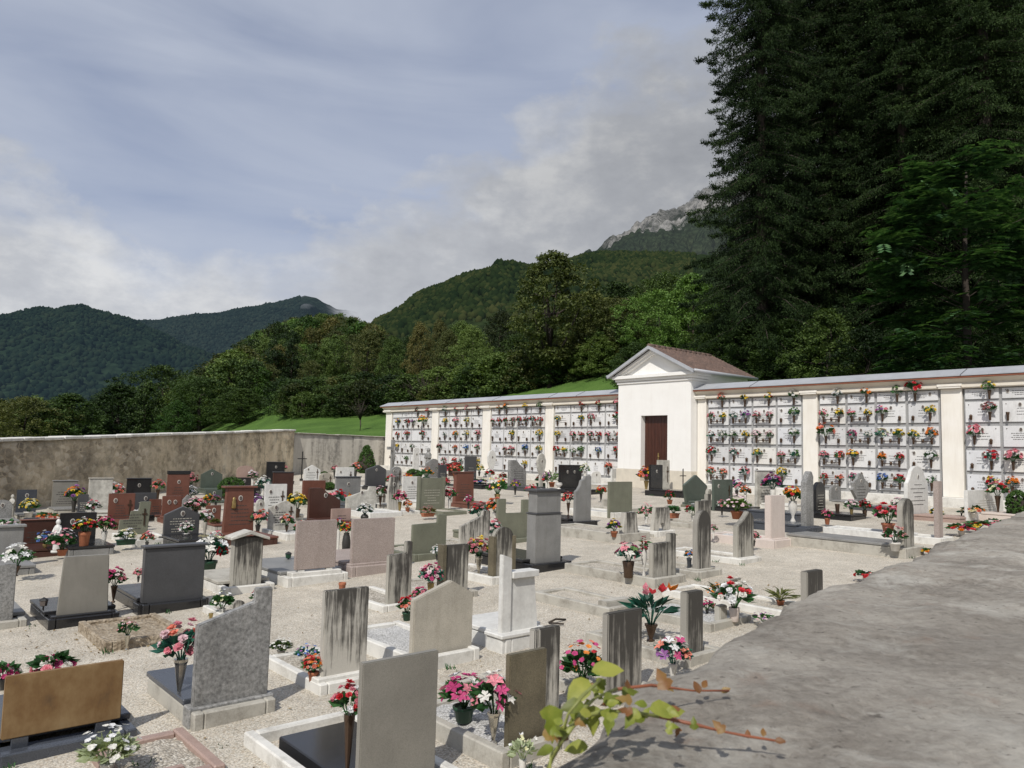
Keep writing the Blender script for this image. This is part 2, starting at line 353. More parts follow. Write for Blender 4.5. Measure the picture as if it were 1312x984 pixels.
M['leaf_meadow'] = m_leaf('meadow_tree_leaf', (.028, .042, .011), (.09, .115, .028), (.19, .21, .06), .45)
M['needle'] = m_leaf('spruce_needle', (.002, .006, .002), (.012, .026, .007), (.040, .068, .018), .3, .10, .35, .7, .15)
M['topiary'] = m_leaf('clipped_conifer', (.015, .04, .008), (.045, .10, .018), (.09, .17, .035), 5, .1, 0)
M['flowerleaf'] = m_leaf('flower_leaf', (.012, .04, .01), (.03, .10, .03), (.07, .18, .06), 8, .25, .5)
M['tealleaf'] = m_leaf('teal_leaf', (.008, .045, .03), (.02, .10, .07), (.05, .17, .12), 8, .2, .4)
M['paleleaf'] = m_leaf('pale_leaf', (.20, .25, .14), (.38, .44, .27), (.55, .60, .42), 8, .3, .3)
M['vineleaf'] = m_leaf('creeper_leaf', (.075, .085, .012), (.17, .21, .028), (.33, .34, .07), 38, .3, .55, .45)
M['vinered'] = m_leaf('red_creeper_leaf', (.10, .05, .018), (.20, .085, .03), (.27, .19, .055), 24, .25, .45, .45)
M['stemgreen'] = m_plain('creeper_stem', (.24, .26, .07), .5, .3, 20)
M['stemred'] = m_plain('red_creeper_stem', (.26, .085, .04), .5, .3, 20)
PAL = {'R': (.52, .02, .03), 'P': (.68, .24, .29), 'M': (.50, .06, .19), 'W': (.80, .78, .72), 'Y': (.75, .52, .05), 'O': (.75, .23, .03),
       'S': (.72, .22, .15), 'B': (.12, .22, .52), 'V': (.30, .11, .33), 'C': (.38, .012, .05), 'L': (.74, .52, .55), 'g': (.10, .2, .05), 'c': (.74, .68, .45), 'D': (.20, .03, .03), 'F': (.40, .16, .16)}
_bl = {}
def bloom_mat(code):
    if code not in _bl:
        cs = []
        for ch in code:
            c = PAL[ch]; cs += [c, tuple(min(.85, x*1.2+.03) for x in c)]
        _bl[code] = m_bloom('petals_'+'_'.join(code), cs)
    return _bl[code]
CNAME = {'R': 'red', 'P': 'pink', 'M': 'magenta', 'W': 'white', 'Y': 'yellow', 'O': 'orange', 'S': 'salmon', 'B': 'blue', 'V': 'violet', 'C': 'crimson', 'L': 'pale pink', 'g': 'green', 'c': 'cream', 'D': 'dark red', 'F': 'faded pink'}

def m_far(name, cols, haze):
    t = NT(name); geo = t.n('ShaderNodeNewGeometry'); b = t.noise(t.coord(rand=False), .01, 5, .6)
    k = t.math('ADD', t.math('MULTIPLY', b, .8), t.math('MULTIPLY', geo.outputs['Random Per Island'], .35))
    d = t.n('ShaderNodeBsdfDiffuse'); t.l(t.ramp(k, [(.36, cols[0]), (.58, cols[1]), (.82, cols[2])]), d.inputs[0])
    em = t.n('ShaderNodeEmission'); em.inputs[0].default_value = (*haze, 1); ad = t.n('ShaderNodeAddShader'); t.l(d.outputs[0], ad.inputs[0]); t.l(em.outputs[0], ad.inputs[1]); t.l(ad.outputs[0], t.out.inputs[0]); return t.m  # distance haze added to the crowns as a bluish glow
# ------------------------------------------------------------------ world and sun
SUN_AZ, SUN_EL = math.radians(200), math.radians(46)
wd = bpy.data.worlds.new("World"); SC.world = wd; wd.use_nodes = True
wt = wd.node_tree; wt.nodes.clear()
class WT(NT):
    def __init__(s): s.t = wt; s.out = s.n('ShaderNodeOutputWorld')
w = WT()
sky = w.n('ShaderNodeTexSky', sky_type='NISHITA'); sky.sun_disc = False; sky.sun_elevation = SUN_EL; sky.sun_rotation = SUN_AZ; sky.air_density = 1.0; sky.dust_density = 1.5
gen = w.n('ShaderNodeTexCoord').outputs['Generated']
sx = w.n('ShaderNodeSeparateXYZ'); w.l(gen, sx.inputs[0])
az = w.math('ARCTAN2', sx.outputs['X'], sx.outputs['Y'])           # 0 ahead, + right
el = w.math('ARCSINE', sx.outputs['Z'])
cv = w.n('ShaderNodeCombineXYZ'); w.l(az, cv.inputs[0]); w.l(w.math('MULTIPLY', el, 1.7), cv.inputs[1])
n1 = w.noise(cv.outputs[0], 6.5, 8, .56, .2); n2 = w.noise(cv.outputs[0], 2.2, 5, .55, .3); n3 = w.noise(cv.outputs[0], 13, 6, .6)
# top of the cloud bank: low on the left, climbing to the right where it wraps the peak
m = w.n('ShaderNodeMapRange'); m.inputs[1].default_value = -.62; m.inputs[2].default_value = .30; w.l(az, m.inputs[0])
bank = w.ramp(m.outputs[0], [(0, .285), (.11, .265), (.19, .20), (.3, .222), (.42, .25), (.5, .30), (.6, .345), (.68, .40), (.8, .47), (.94, .51), (1, .52)])
d_ = w.math('SUBTRACT', bank, el)
d_ = w.math('ADD', d_, w.math('MULTIPLY', w.math('SUBTRACT', n1, .5), .30))
bankm = w.ramp(w.math('ADD', w.math('MULTIPLY', d_, 6.0), .5), [(.34, 0), (.5, .55), (.8, 1)])
cs = w.n('ShaderNodeCombineXYZ'); w.l(w.math('ADD', az, w.math('MULTIPLY', el, .7)), cs.inputs[0]); w.l(w.math('MULTIPLY', el, 5), cs.inputs[1])
cir = w.noise(cs.outputs[0], 1.7, 5, .5, .5)
veil = w.ramp(w.math('ADD', w.math('MULTIPLY', cir, .8), w.math('MULTIPLY', n2, .3)), [(.36, .42), (.72, .92)])
shade = w.math('ADD', w.math('MULTIPLY', n2, .55), w.math('MULTIPLY', n3, .45))
bankc = w.ramp(shade, [(.36, (4.2, 4.4, 4.85)), (.5, (5.2, 5.4, 5.8)), (.61, (6.9, 7.0, 7.15))])
brite = w.ramp(w.math('MULTIPLY', w.math('SUBTRACT', .36, el), 3.2), [(0, .80), (1, 1.13)])
lip = w.ramp(d_, [(.0, 1.12), (.10, 1.0), (.22, .93)])
gry = w.n('ShaderNodeMapRange'); gry.inputs[1].default_value = -.12; gry.inputs[2].default_value = .16; gry.inputs[3].default_value = 1.0; gry.inputs[4].default_value = .90; w.l(az, gry.inputs[0])
bankc = w.mix(1, bankc, gry.outputs[0], 'MULTIPLY')
bankc = w.mix(1, w.mix(1, bankc, brite, 'MULTIPLY'), lip, 'MULTIPLY')
skyc = w.mix(1, sky.outputs[0], (.62, .70, .92), 'MULTIPLY')
c1 = w.mix(veil, skyc, (5.25, 5.7, 6.65))
c2 = w.mix(bankm, c1, bankc)
bg = w.n('ShaderNodeBackground'); w.l(c2, bg.inputs[0]); bg.inputs[1].default_value = .10; w.l(bg.outputs[0], w.out.inputs[0])

sl = bpy.data.lights.new('sun', 'SUN'); sun = bpy.data.objects.new('sun', sl); COL.objects.link(sun)
sl.energy = 3.6; sl.angle = math.radians(.55); sl.color = (1, .955, .88)
sd = Vector((math.sin(SUN_AZ)*math.cos(SUN_EL), math.cos(SUN_AZ)*math.cos(SUN_EL), math.sin(SUN_EL)))
sun.rotation_euler = (-sd).to_track_quat('-Z', 'Y').to_euler(); sun.location = sd*60
SC.view_settings.view_transform = 'Standard'; SC.view_settings.look = 'None'; SC.view_settings.exposure = 0
SC.cycles.max_bounces = 6; SC.cycles.diffuse_bounces = 3; SC.cycles.transparent_max_bounces = 12; SC.cycles.caustics_reflective = False; SC.cycles.caustics_refractive = False

# ------------------------------------------------------------------ terrain
def HZ(px): return 579+.025*(px-656)
def interp(x, pts): return float(np.interp(x, [p[0] for p in pts], [p[1] for p in pts]))
LW0, LW1 = Vector((-13.74, 22.95, 0)), Vector((-11.30, 40.3, 0))   # inner face of the old stone wall
LWD = (LW1-LW0).normalized()
def y_start(px):
    t = (px-656)/986
    if px < 379:
        # t*Y = x on the wall line
        k = LWD.x/LWD.y; den = t-k
        Y = (LW0.x-k*LW0.y)/den if abs(den) > 1e-3 else 60
        return max(4, Y)+.9
    den = AV.x*t+AV.y
    yc = (A0+1.5)/max(den, .2)
    return min(yc, 46) if px > 495 else interp(px, [(379, 41.2), (495, 45.4)])
T1 = [(-700, 100, -4), (0, 100, -1), (200, 92, 1.5), (330, 84, 4.0), (380, 80, 5.0), (495, 76, 5.6), (560, 71, 6.1), (640, 66, 7.1), (712, 62, 7.7), (800, 60, 9), (950, 58, 9.5), (1312, 55, 10), (3000, 55, 10)]
T2 = [(-700, 220, -8), (0, 200, 0), (100, 200, 3), (200, 205, 5), (260, 215, 12), (310, 222, 23), (370, 230, 31), (430, 235, 33), (480, 230, 29), (520, 215, 20), (560, 200, 17), (640, 190, 18), (800, 180, 20), (1312, 180, 26), (3000, 180, 26)]
def ground_z(px, Y):
    y0 = y_start(px); t = (px-656)/986
    h0 = gz(t*y0, y0)-.35
    y1, h1 = interp(px, [(p[0], p[1]) for p in T1]), interp(px, [(p[0], p[2]) for p in T1])
    y2, h2 = interp(px, [(p[0], p[1]) for p in T2]), interp(px, [(p[0], p[2]) for p in T2])
    h = float(np.interp(Y, [y0, y1, y2, 600, 6000], [h0, h1, h2, h2-10, h2-60]))
    n = noise.noise(Vector((t*Y*.05, Y*.05, 3)))*.5 + noise.noise(Vector((t*Y*.3, Y*.3, 1)))*.06
    return h + n*min(1, max(0, (Y-y0)/8))
def on_ground(px, Y): return Vector(((px-656)/986*Y, Y, ground_z(px, Y)))
cols = list(range(-1600, 3001, 20)); ks = [0]+[1.5**0*x for x in (.02, .05, .1, .16, .23, .31, .4, .5, .6, .7, .8, .9, 1.0)]
V = []; nr = 0
for px in cols:
    y0 = y_start(px); y1 = interp(px, [(p[0], p[1]) for p in T1]); rows = [y0+(y1-y0)*k for k in ks] + [y1+(235-y1)*k for k in (.12, .25, .4, .55, .7, .85, 1)] + [300, 420, 600, 1200, 2600, 6000]
    nr = len(rows)
    for Y in rows: V.append(on_ground(px, Y))
Fq = [(i*nr+j, (i+1)*nr+j, (i+1)*nr+j+1, i*nr+j+1) for i in range(len(cols)-1) for j in range(nr-1)]
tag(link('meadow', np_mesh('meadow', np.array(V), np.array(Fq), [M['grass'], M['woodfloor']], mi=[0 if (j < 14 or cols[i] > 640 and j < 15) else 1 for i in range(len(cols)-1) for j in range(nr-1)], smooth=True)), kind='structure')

# gravel sheet of the graveyard, bounded by its walls
gpts = [W(-14, -34, 0), W(-14, .6, 0), W(39.2, .6, 0), Vector((-7.0, 45.0, 0)), Vector((-11.4, 40.6, 0)), LW0+Vector((-.1, 0, 0)), LW0-LWD*26+Vector((-.1, 0, 0))]
g = MB(); g.add([(p.x, p.y, GRAD*min((p @ AV), A0+.6)) for p in gpts], [tuple(reversed(range(len(gpts))))])
go = g.obj('gravel_ground', M['gravel']); tag(go, kind='structure')
bm = bmesh.new(); bm.from_mesh(go.data); bm.normal_update()
if bm.faces[:][0].normal.z < 0: bmesh.ops.reverse_faces(bm, faces=bm.faces)
bm.to_mesh(go.data); bm.free()

# ------------------------------------------------------------------ mountains
def m_mountain(name, cols, scale, fade=None, rock=None, haze=(.02, .03, .04), hs=1.0):
    t = NT(name); v = t.coord(rand=False); b = t.noise(v, scale, 8, .68); vo = t.voro(v, scale*9); big = t.noise(v, scale*.16, 4, .55)
    k = t.math('ADD', t.math('MULTIPLY', b, .5), t.math('MULTIPLY', big, .5))
    col = t.ramp(k, [(.34, cols[0]), (.5, cols[1]), (.66, cols[2])])
    col = t.mix(1, col, t.ramp(vo, [(.1, 1.15), (.8, .5)]), 'MULTIPLY')
    if rock:
        z = t.n('ShaderNodeSeparateXYZ'); t.l(t.n('ShaderNodeTexCoord').outputs['Object'], z.inputs[0])
        r2 = t.noise(t.coord(scale=(1, 1, .55), rand=False), scale*.55, 8, .72)
        kk = t.math('ADD', t.math('MULTIPLY', t.math('SUBTRACT', z.outputs['Z'], rock[0]), 1/rock[1]), t.math('MULTIPLY', t.math('SUBTRACT', r2, .5), 5.0))
        rc = t.ramp(t.noise(v, scale*1.6, 8, .75), [(.36, (.02, .024, .018)), (.47, (.11, .108, .10)), (.6, (.27, .26, .245))])
        col = t.mix(t.ramp(kk, [(.4, 0), (.62, 1)]), col, rc)
    d = t.n('ShaderNodeBsdfDiffuse'); t.l(col, d.inputs[0])
    bp = t.n('ShaderNodeBump'); bp.inputs['Strength'].default_value = 1; bp.inputs['Distance'].default_value = (22 if rock else 7)*hs; t.l(t.math('SUBTRACT', b, t.math('MULTIPLY', vo, .35)), bp.inputs['Height']); t.l(bp.outputs[0], d.inputs['Normal'])
    em = t.n('ShaderNodeEmission'); em.inputs[0].default_value = (*haze, 1)      # haze of the air between, added as a bluish glow of the slope
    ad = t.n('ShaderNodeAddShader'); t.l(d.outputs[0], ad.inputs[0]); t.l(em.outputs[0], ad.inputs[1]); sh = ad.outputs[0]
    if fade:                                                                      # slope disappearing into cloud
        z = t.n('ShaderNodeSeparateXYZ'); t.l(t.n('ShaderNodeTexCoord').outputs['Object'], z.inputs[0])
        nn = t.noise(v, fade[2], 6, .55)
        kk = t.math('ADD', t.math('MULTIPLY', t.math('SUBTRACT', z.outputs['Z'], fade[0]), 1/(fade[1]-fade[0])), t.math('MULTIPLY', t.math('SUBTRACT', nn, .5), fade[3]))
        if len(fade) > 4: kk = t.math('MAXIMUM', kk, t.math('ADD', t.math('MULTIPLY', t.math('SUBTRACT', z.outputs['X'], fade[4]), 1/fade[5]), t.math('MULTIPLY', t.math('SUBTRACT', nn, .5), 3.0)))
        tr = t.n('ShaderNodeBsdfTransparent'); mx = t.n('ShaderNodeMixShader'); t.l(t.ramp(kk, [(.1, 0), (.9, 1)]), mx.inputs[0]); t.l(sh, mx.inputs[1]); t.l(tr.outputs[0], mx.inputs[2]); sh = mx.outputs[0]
    t.l(sh, t.out.inputs[0]); return t.m
MOUNT = {}
def mountain(name, sky, Yr, Yn, hn, mat, amp, rough, nrow=70, step=3, seed=0, prof=1.0, crag=.028):
    x0, x1 = sky[0][0], sky[-1][0]; cols = np.arange(x0, x1+1, step); P = np.zeros((len(cols), nrow+2, 3))
    for i, px in enumerate(cols):
        t = (px-656)/986; y = interp(px, sky); hr = CAMH+(HZ(px)-y)/986*Yr
        for j in range(nrow):
            v = j/(nrow-1); Y = Yn+(Yr-Yn)*v; q = Vector((t*Y/amp*.5, Y/amp*.35, seed))
            r = 1-abs(noise.noise(q))*2; r2 = noise.fractal(q*3.1, 1, 2, 5)
            h = hn+(hr-hn)*v**prof + (r*.5+r2*.35)*amp*.30*math.sin(PI*min(v, 1))**.8 + noise.fractal(Vector((t*Yr*rough, v*9, seed)), 1, 2, 6)*amp*crag
            P[i, j] = (t*Y, Y, h)
        P[i, nrow] = (t*(Yr*1.06), Yr*1.06, hr*.9); P[i, nrow+1] = (t*(Yr*1.3), Yr*1.3, -30)
    n = nrow+2; idx = np.arange(len(cols)*n).reshape(len(cols), n)
    fq = np.stack([idx[:-1, :-1], idx[1:, :-1], idx[1:, 1:], idx[:-1, 1:]], -1).reshape(-1, 4)
    MOUNT[name] = P
    return tag(link(name, np_mesh(name, P.reshape(-1, 3), fq, mat, smooth=True)), kind='structure')
gA = m_mountain('left_ridge_forest', [(.008, .016, .010), (.018, .031, .017), (.034, .05, .026)], .012, haze=(.013, .021, .030))  # cloud shadow over the mountains is put into these dark base colours
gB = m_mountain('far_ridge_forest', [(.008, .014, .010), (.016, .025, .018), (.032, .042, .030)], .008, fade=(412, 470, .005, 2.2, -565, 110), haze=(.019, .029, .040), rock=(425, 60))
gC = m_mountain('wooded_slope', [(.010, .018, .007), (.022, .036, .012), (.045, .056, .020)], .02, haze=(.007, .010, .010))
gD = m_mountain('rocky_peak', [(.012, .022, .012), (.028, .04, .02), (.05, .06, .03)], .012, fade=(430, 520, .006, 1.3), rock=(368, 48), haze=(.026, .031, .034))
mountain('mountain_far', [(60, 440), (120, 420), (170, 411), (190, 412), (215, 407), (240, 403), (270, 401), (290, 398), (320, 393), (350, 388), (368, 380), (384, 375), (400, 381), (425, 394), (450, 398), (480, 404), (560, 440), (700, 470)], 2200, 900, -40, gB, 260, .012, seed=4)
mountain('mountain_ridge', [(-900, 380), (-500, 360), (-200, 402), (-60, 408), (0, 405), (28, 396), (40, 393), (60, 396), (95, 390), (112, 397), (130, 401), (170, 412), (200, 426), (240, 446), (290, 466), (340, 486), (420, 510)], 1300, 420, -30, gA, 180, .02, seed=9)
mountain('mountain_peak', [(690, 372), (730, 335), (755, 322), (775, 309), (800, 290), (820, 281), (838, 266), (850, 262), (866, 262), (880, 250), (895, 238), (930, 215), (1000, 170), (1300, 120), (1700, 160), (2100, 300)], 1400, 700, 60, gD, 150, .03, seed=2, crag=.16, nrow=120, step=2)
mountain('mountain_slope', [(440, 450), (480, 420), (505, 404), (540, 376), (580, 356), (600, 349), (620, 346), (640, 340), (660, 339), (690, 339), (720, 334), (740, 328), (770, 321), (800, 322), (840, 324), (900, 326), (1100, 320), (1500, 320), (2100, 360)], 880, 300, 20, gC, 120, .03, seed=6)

ICO = None
def blob_base():
    bm = bmesh.new(); bmesh.ops.create_icosphere(bm, subdivisions=1, radius=1)
    v = np.array([x.co[:] for x in bm.verts]); f = np.array([[q.index for q in p.verts] for p in bm.faces]); bm.free(); return v, f
BV, BF = blob_base()
def forest(name, P, n, size, mat, vmin=.25, colmax=None):
    nc, nrw = P.shape[0], P.shape[1]-2
    vs = []; fs = []
    for k in range(n):
        u = RNG.random()*(nc-1.001) if colmax is None else RNG.random()*colmax
        v = (vmin+(1-vmin)*RNG.random()**.8)*(nrw-1.001) if k % 7 else (nrw-1.001)
        i, j = int(u), int(v); a, b = u-i, v-j
        p = (P[i, j]*(1-a)+P[i+1, j]*a)*(1-b)+(P[i, j+1]*(1-a)+P[i+1, j+1]*a)*b
        s = size*(.6+RNG.random()*.75)*(1 if k % 7 else .8)
        q = BV*(1+RNG.normal(0, .16, (len(BV), 1)))*np.array([s, s, s*(1.05+.5*RNG.random())]) + p + np.array([0, 0, s*.35])
        vs.append(q); fs.append(BF+k*len(BV))
    return tag(link(name, np_mesh(name, np.concatenate(vs), np.concatenate(fs), mat, smooth=True)), kind='stuff')
fC = m_far('slope_tree_crowns', [(.007, .014, .005), (.017, .027, .008), (.042, .046, .015)], (.006, .009, .009))  # crown colours darkened like the slopes, cloud shade included
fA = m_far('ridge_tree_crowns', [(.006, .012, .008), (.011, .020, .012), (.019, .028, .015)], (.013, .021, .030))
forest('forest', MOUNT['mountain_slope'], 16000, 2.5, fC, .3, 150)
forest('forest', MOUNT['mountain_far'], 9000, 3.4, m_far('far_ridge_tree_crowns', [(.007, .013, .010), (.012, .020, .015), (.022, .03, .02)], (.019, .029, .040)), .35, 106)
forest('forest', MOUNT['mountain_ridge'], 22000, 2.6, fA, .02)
# ------------------------------------------------------------------ trees
def leaf_cloud(centers, radii, per, size, up=.35, aspect=1.0, rng=RNG, flat=1.0):
    """small folded leaves scattered through clumps: (verts, quads)"""
    C = np.repeat(centers, per, axis=0); R = np.repeat(radii, per)[:, None]; n = len(C)
    dirs = rng.normal(size=(n, 3)); dirs /= np.linalg.norm(dirs, axis=1)[:, None]
    rad = rng.random((n, 1))**.45
    off = dirs*rad*R; off[:, 2] *= flat
    P = C+off
    nrm = dirs*.6+rng.normal(size=(n, 3))*.6; nrm[:, 2] += up; nrm /= np.linalg.norm(nrm, axis=1)[:, None]
    a = np.cross(nrm, rng.normal(size=(n, 3))); a /= np.linalg.norm(a, axis=1)[:, None]; b = np.cross(nrm, a)
    s = size*(.6+.8*rng.random((n, 1)))
    v = np.stack([P-a*s, P+b*s*.5*aspect+nrm*s*.12, P+a*s, P-b*s*.5*aspect+nrm*s*.12], 1).reshape(-1, 3)
    return v, np.arange(n*4).reshape(n, 4)
def crown_points(rng, n, shape, lobes=7):
    """clump centres in a lobed envelope of height 1 and width ~1, base at z 0"""
    out = []; lob = [(rng.random()*2*PI, .25+.75*rng.random(), .55+.4*rng.random()) for _ in range(lobes)]
    while len(out) < n:
        z = rng.random(); th = rng.random()*2*PI
        if shape == 'round': env = math.sqrt(max(0, 1-(2*z-1)**2))*.5
        elif shape == 'tall': env = .42*math.sin(PI*min(1, z*.92+.06))**.7
        elif shape == 'pear': env = .5*(1-z)**.55*min(1, z*5+.35)
        else: env = .5*math.sqrt(max(0, 1-z*z))
        for lt, lz, ls in lob:
            d = math.cos(th-lt)*.6+(1-abs(z-lz)*2.2)*.4
            env *= 1+.16*max(0, d)*ls-.05
        env *= .82+.4*noise.noise(Vector((math.cos(th)*1.7, math.sin(th)*1.7, z*4+lobes)))
        r = env*(rng.random()**.35)
        out.append((math.cos(th)*r, math.sin(th)*r, z))
    return np.array(out)
def make_tree_meshes(seed, shape, nclump, per, leaf, clump, trunk=.25, limbs=6):
    """crown mesh (unit height above the trunk) and trunk mesh, whole tree about 1 high"""
    rng = np.random.default_rng(seed)
    P = crown_points(rng, nclump, shape, 5+seed % 5); P[:, 2] = trunk*.75+P[:, 2]*(1-trunk*.75)
    R = clump*(.55+.9*rng.random(nclump))
    v, f = leaf_cloud(P, R, per, leaf, rng=rng, flat=.75)
    cm = np_mesh('crown', v, f, M['leaf_mid'])
    mb = MB(); tp = [(0, 0, -.04)]; x = y = 0
    for k in range(1, 7):
        x += rng.normal()*.012; y += rng.normal()*.012; tp.append((x, y, k/6*.82))
    mb.tube(tp, [.026-.0035*k for k in range(7)], 7)
    for k in range(limbs):
        j = 1+k % 5; b = Vector(tp[j]); e = P[int(rng.integers(nclump))]; e = Vector((e[0]*.8, e[1]*.8, max(e[2]*.9, b.z+.06)))
        mb.tube([b, b.lerp(e, .5)+Vector((0, 0, -.02)), e], [.012, .007, .002], 5)
    return cm, mb.mesh('trunk', M['bark'])
TV = {}
for nm, args in {'round': (1, 'round', 130, 34, .020, .088), 'round2': (2, 'round', 120, 36, .021, .092), 'tall': (3, 'tall', 130, 34, .018, .075), 'dome': (4, 'dome', 130, 34, .022, .09, .1), 'pear': (5, 'pear', 120, 36, .020, .085, .15)}.items():
    TV[nm] = make_tree_meshes(*args)
HV = {}
for nm, args in {'round': (11, 'round', 420, 42, .0105, .05), 'dome': (12, 'dome', 460, 42, .0115, .052, .06), 'tall': (13, 'tall', 420, 42, .0105, .05), 'airy': (16, 'tall', 330, 46, .0115, .045, .2, 16)}.items():
    HV[nm] = make_tree_meshes(*args)
def ttop(px, Y, top, wd, kind, leaf, label):
    h = CAMH+(HZ(px)-top)/986*Y-on_ground(px, Y).z; return tree(px, Y, max(2, h)/1.0, wd, kind, leaf, label, hi=True)
def tree(px, Y, h, wd, kind, leaf, label, group=None, hi=False, name='broadleaf_tree', z=None, cat='tree', dz=0):
    p = on_ground(px, Y) if z is None else Vector(((px-656)/986*Y, Y, z)); p.z += dz
    t = thing(name, label, cat, p, random.random()*6.28, group); t.scale = (wd, wd, h)
    cm, tm = (HV if hi else TV)[kind]
    link('crown', cm, t, mats=[M[leaf]]); link('trunk', tm, t); return t

R_ = random.Random(5)
# the wood on the low hill and the belt of trees in the valley beyond the old wall
GW = 'trees of the wood on the low hill'
for k in range(235):
    px = R_.uniform(262, 500); Y = 100+135*R_.random()**.8
    if k % 6 == 0: px = R_.uniform(490, 640); Y = R_.uniform(80, 120)
    h = min(9, 3.6+(Y-82)/70*5)*R_.uniform(.8, 1.15)*(.8 if px > 500 else 1); leaf = R_.choice(['leaf_mid', 'leaf_mid', 'leaf_olive', 'leaf_mid', 'leaf_bright', 'leaf_dark', 'leaf_dark', 'leaf_olive', 'leaf_rust'])
    lab = {'leaf_mid': 'mid green broadleaf tree in the wood on the low hill', 'leaf_olive': 'olive green broadleaf tree in the wood on the low hill', 'leaf_bright': 'bright green broadleaf tree in the wood on the low hill', 'leaf_dark': 'dark green broadleaf tree in the wood on the low hill', 'leaf_rust': 'brownish broadleaf tree in the wood on the low hill'}[leaf]
    tree(px, Y, h, h*R_.uniform(.75, 1.05), R_.choice(['round', 'round2', 'dome', 'pear']), leaf, lab, GW+' of '+leaf.split('_')[1]+' leaf')
for px in range(285, 500, 11):       # crowns along the hill's crest
    tree(px+R_.uniform(-4, 4), interp(px, [(p[0], p[1]) for p in T2])-R_.uniform(2, 14), R_.uniform(7.5, 10.5), R_.uniform(8, 11), R_.choice(['round', 'round2', 'dome']), R_.choice(['leaf_mid', 'leaf_olive', 'leaf_mid', 'leaf_dark']), 'round crowned broadleaf tree on the crest of the low hill', 'trees on the crest of the low hill')
GV = 'trees in the valley beyond the old stone wall'
for k in range(95):
    px = R_.uniform(-160, 330); Y = R_.uniform(100, 215); h = R_.uniform(6.5, 9.5)
    leaf = R_.choice(['leaf_mid', 'leaf_dark', 'leaf_dark', 'leaf_mid', 'leaf_olive'])
    tree(px, Y, h, h*R_.uniform(.85, 1.2), R_.choice(['round', 'round2', 'dome']), leaf, {'leaf_mid': 'mid green', 'leaf_dark': 'dark green', 'leaf_olive': 'olive green'}[leaf]+' broadleaf tree in the valley beyond the old stone wall', GV+' of '+leaf.split('_')[1]+' leaf')
for px, top, Y, wd, kd, lf, lab in [(205, 472, 112, 15, 'round', 'leaf_mid', 'large round tree rising highest above the middle of the old stone wall'), (150, 496, 105, 14, 'dome', 'leaf_dark', 'broad dark tree over the old stone wall, left of the highest one'), (258, 486, 98, 12, 'round', 'leaf_dark', 'dark rounded tree over the old wall, right of the highest one'), (90, 508, 98, 14, 'dome', 'leaf_dark', 'spreading dark tree behind the stony part of the old wall'), (35, 512, 95, 13, 'round', 'leaf_olive', 'olive brown tree behind the far left of the old wall'), (310, 500, 92, 10, 'dome', 'leaf_mid', 'mid green tree at the valley edge, below the low hill'), (228, 516, 84, 6, 'dome', 'leaf_bright', 'light green bush just above the coping of the old wall')]:
    h = CAMH+(HZ(px)-top)/986*Y-on_ground(px, Y).z; tree(px, Y, h/.98, wd, kd, lf, lab, hi=True)
# hedge-like shrubs along the meadow's upper edge
GS = 'shrubs along the upper edge of the meadow'
for k in range(110):
    px = 366+k*4.0+R_.uniform(-4, 4)
    if px > 800: break
    Y = interp(px, [(p[0], p[1]) for p in T1])+R_.choice([R_.uniform(.2, 3), R_.uniform(3, 9)]); h = R_.uniform(2.2, 4.2)
    tree(px, Y, h, h*1.5, 'dome', R_.choice(['leaf_mid', 'leaf_dark', 'leaf_mid', 'leaf_olive']), 'bushy shrub in the hedge line at the top of the meadow', GS, name='shrub', cat='shrub', dz=-.3)
for px, Y, top, wd, lf, lab in [(535, 86, 414, 5.5, 'leaf_rust', 'slender tree with rusty orange top above the burial wall'), (500, 90, 432, 6, 'leaf_mid', 'bushy green tree above the left end of the burial wall'), (572, 82, 424, 6, 'leaf_olive', 'yellowish green tree left of the lone meadow tree'), (560, 95, 410, 5, 'leaf_rust', 'tall narrow tree with thin rusty leaves in the wood edge'), (603, 78, 418, 7, 'leaf_mid', 'full green tree close beside the lone meadow tree'), (640, 82, 398, 7, 'leaf_olive', 'olive tree behind the left flank of the lone meadow tree'), (470, 96, 424, 8, 'leaf_olive', 'yellow tinged tree where the hedge meets the low hill'), (525, 100, 430, 8, 'leaf_dark', 'dark dense tree above the meadow hedge'), (590, 96, 412, 8, 'leaf_mid', 'rounded green tree in the gap left of the lone meadow tree'), (620, 72, 446, 6, 'leaf_mid', 'low spreading green tree at the hedge by the lone tree')]:
    ttop(px, Y, top, wd, 'tall', lf, lab)
# bare twiggy bush by the burial wall's far end
b = MB(); rb = random.Random(3)
for k in range(60):
    d = Vector((rb.gauss(0, .6), rb.gauss(0, .4), .5+rb.random()*.7)); p1 = d*1.1; p2 = d*2.0+Vector((rb.gauss(0, .35), rb.gauss(0, .3), .1))
    b.tube([(d.x*.05, d.y*.05, 0), p1, p2], [.035, .022, .008], 4)
    for q in range(2): b.tube([p1, p1+Vector((rb.gauss(0, .5), rb.gauss(0, .4), .3+rb.random()*.6))], [.016, .006], 4)
p = on_ground(553, 73.5); tag(b.obj('bare_bush', M['bark'], loc=p, scale=1.45), 'bare twiggy bush at the hedge foot above the burial wall', 'bush')
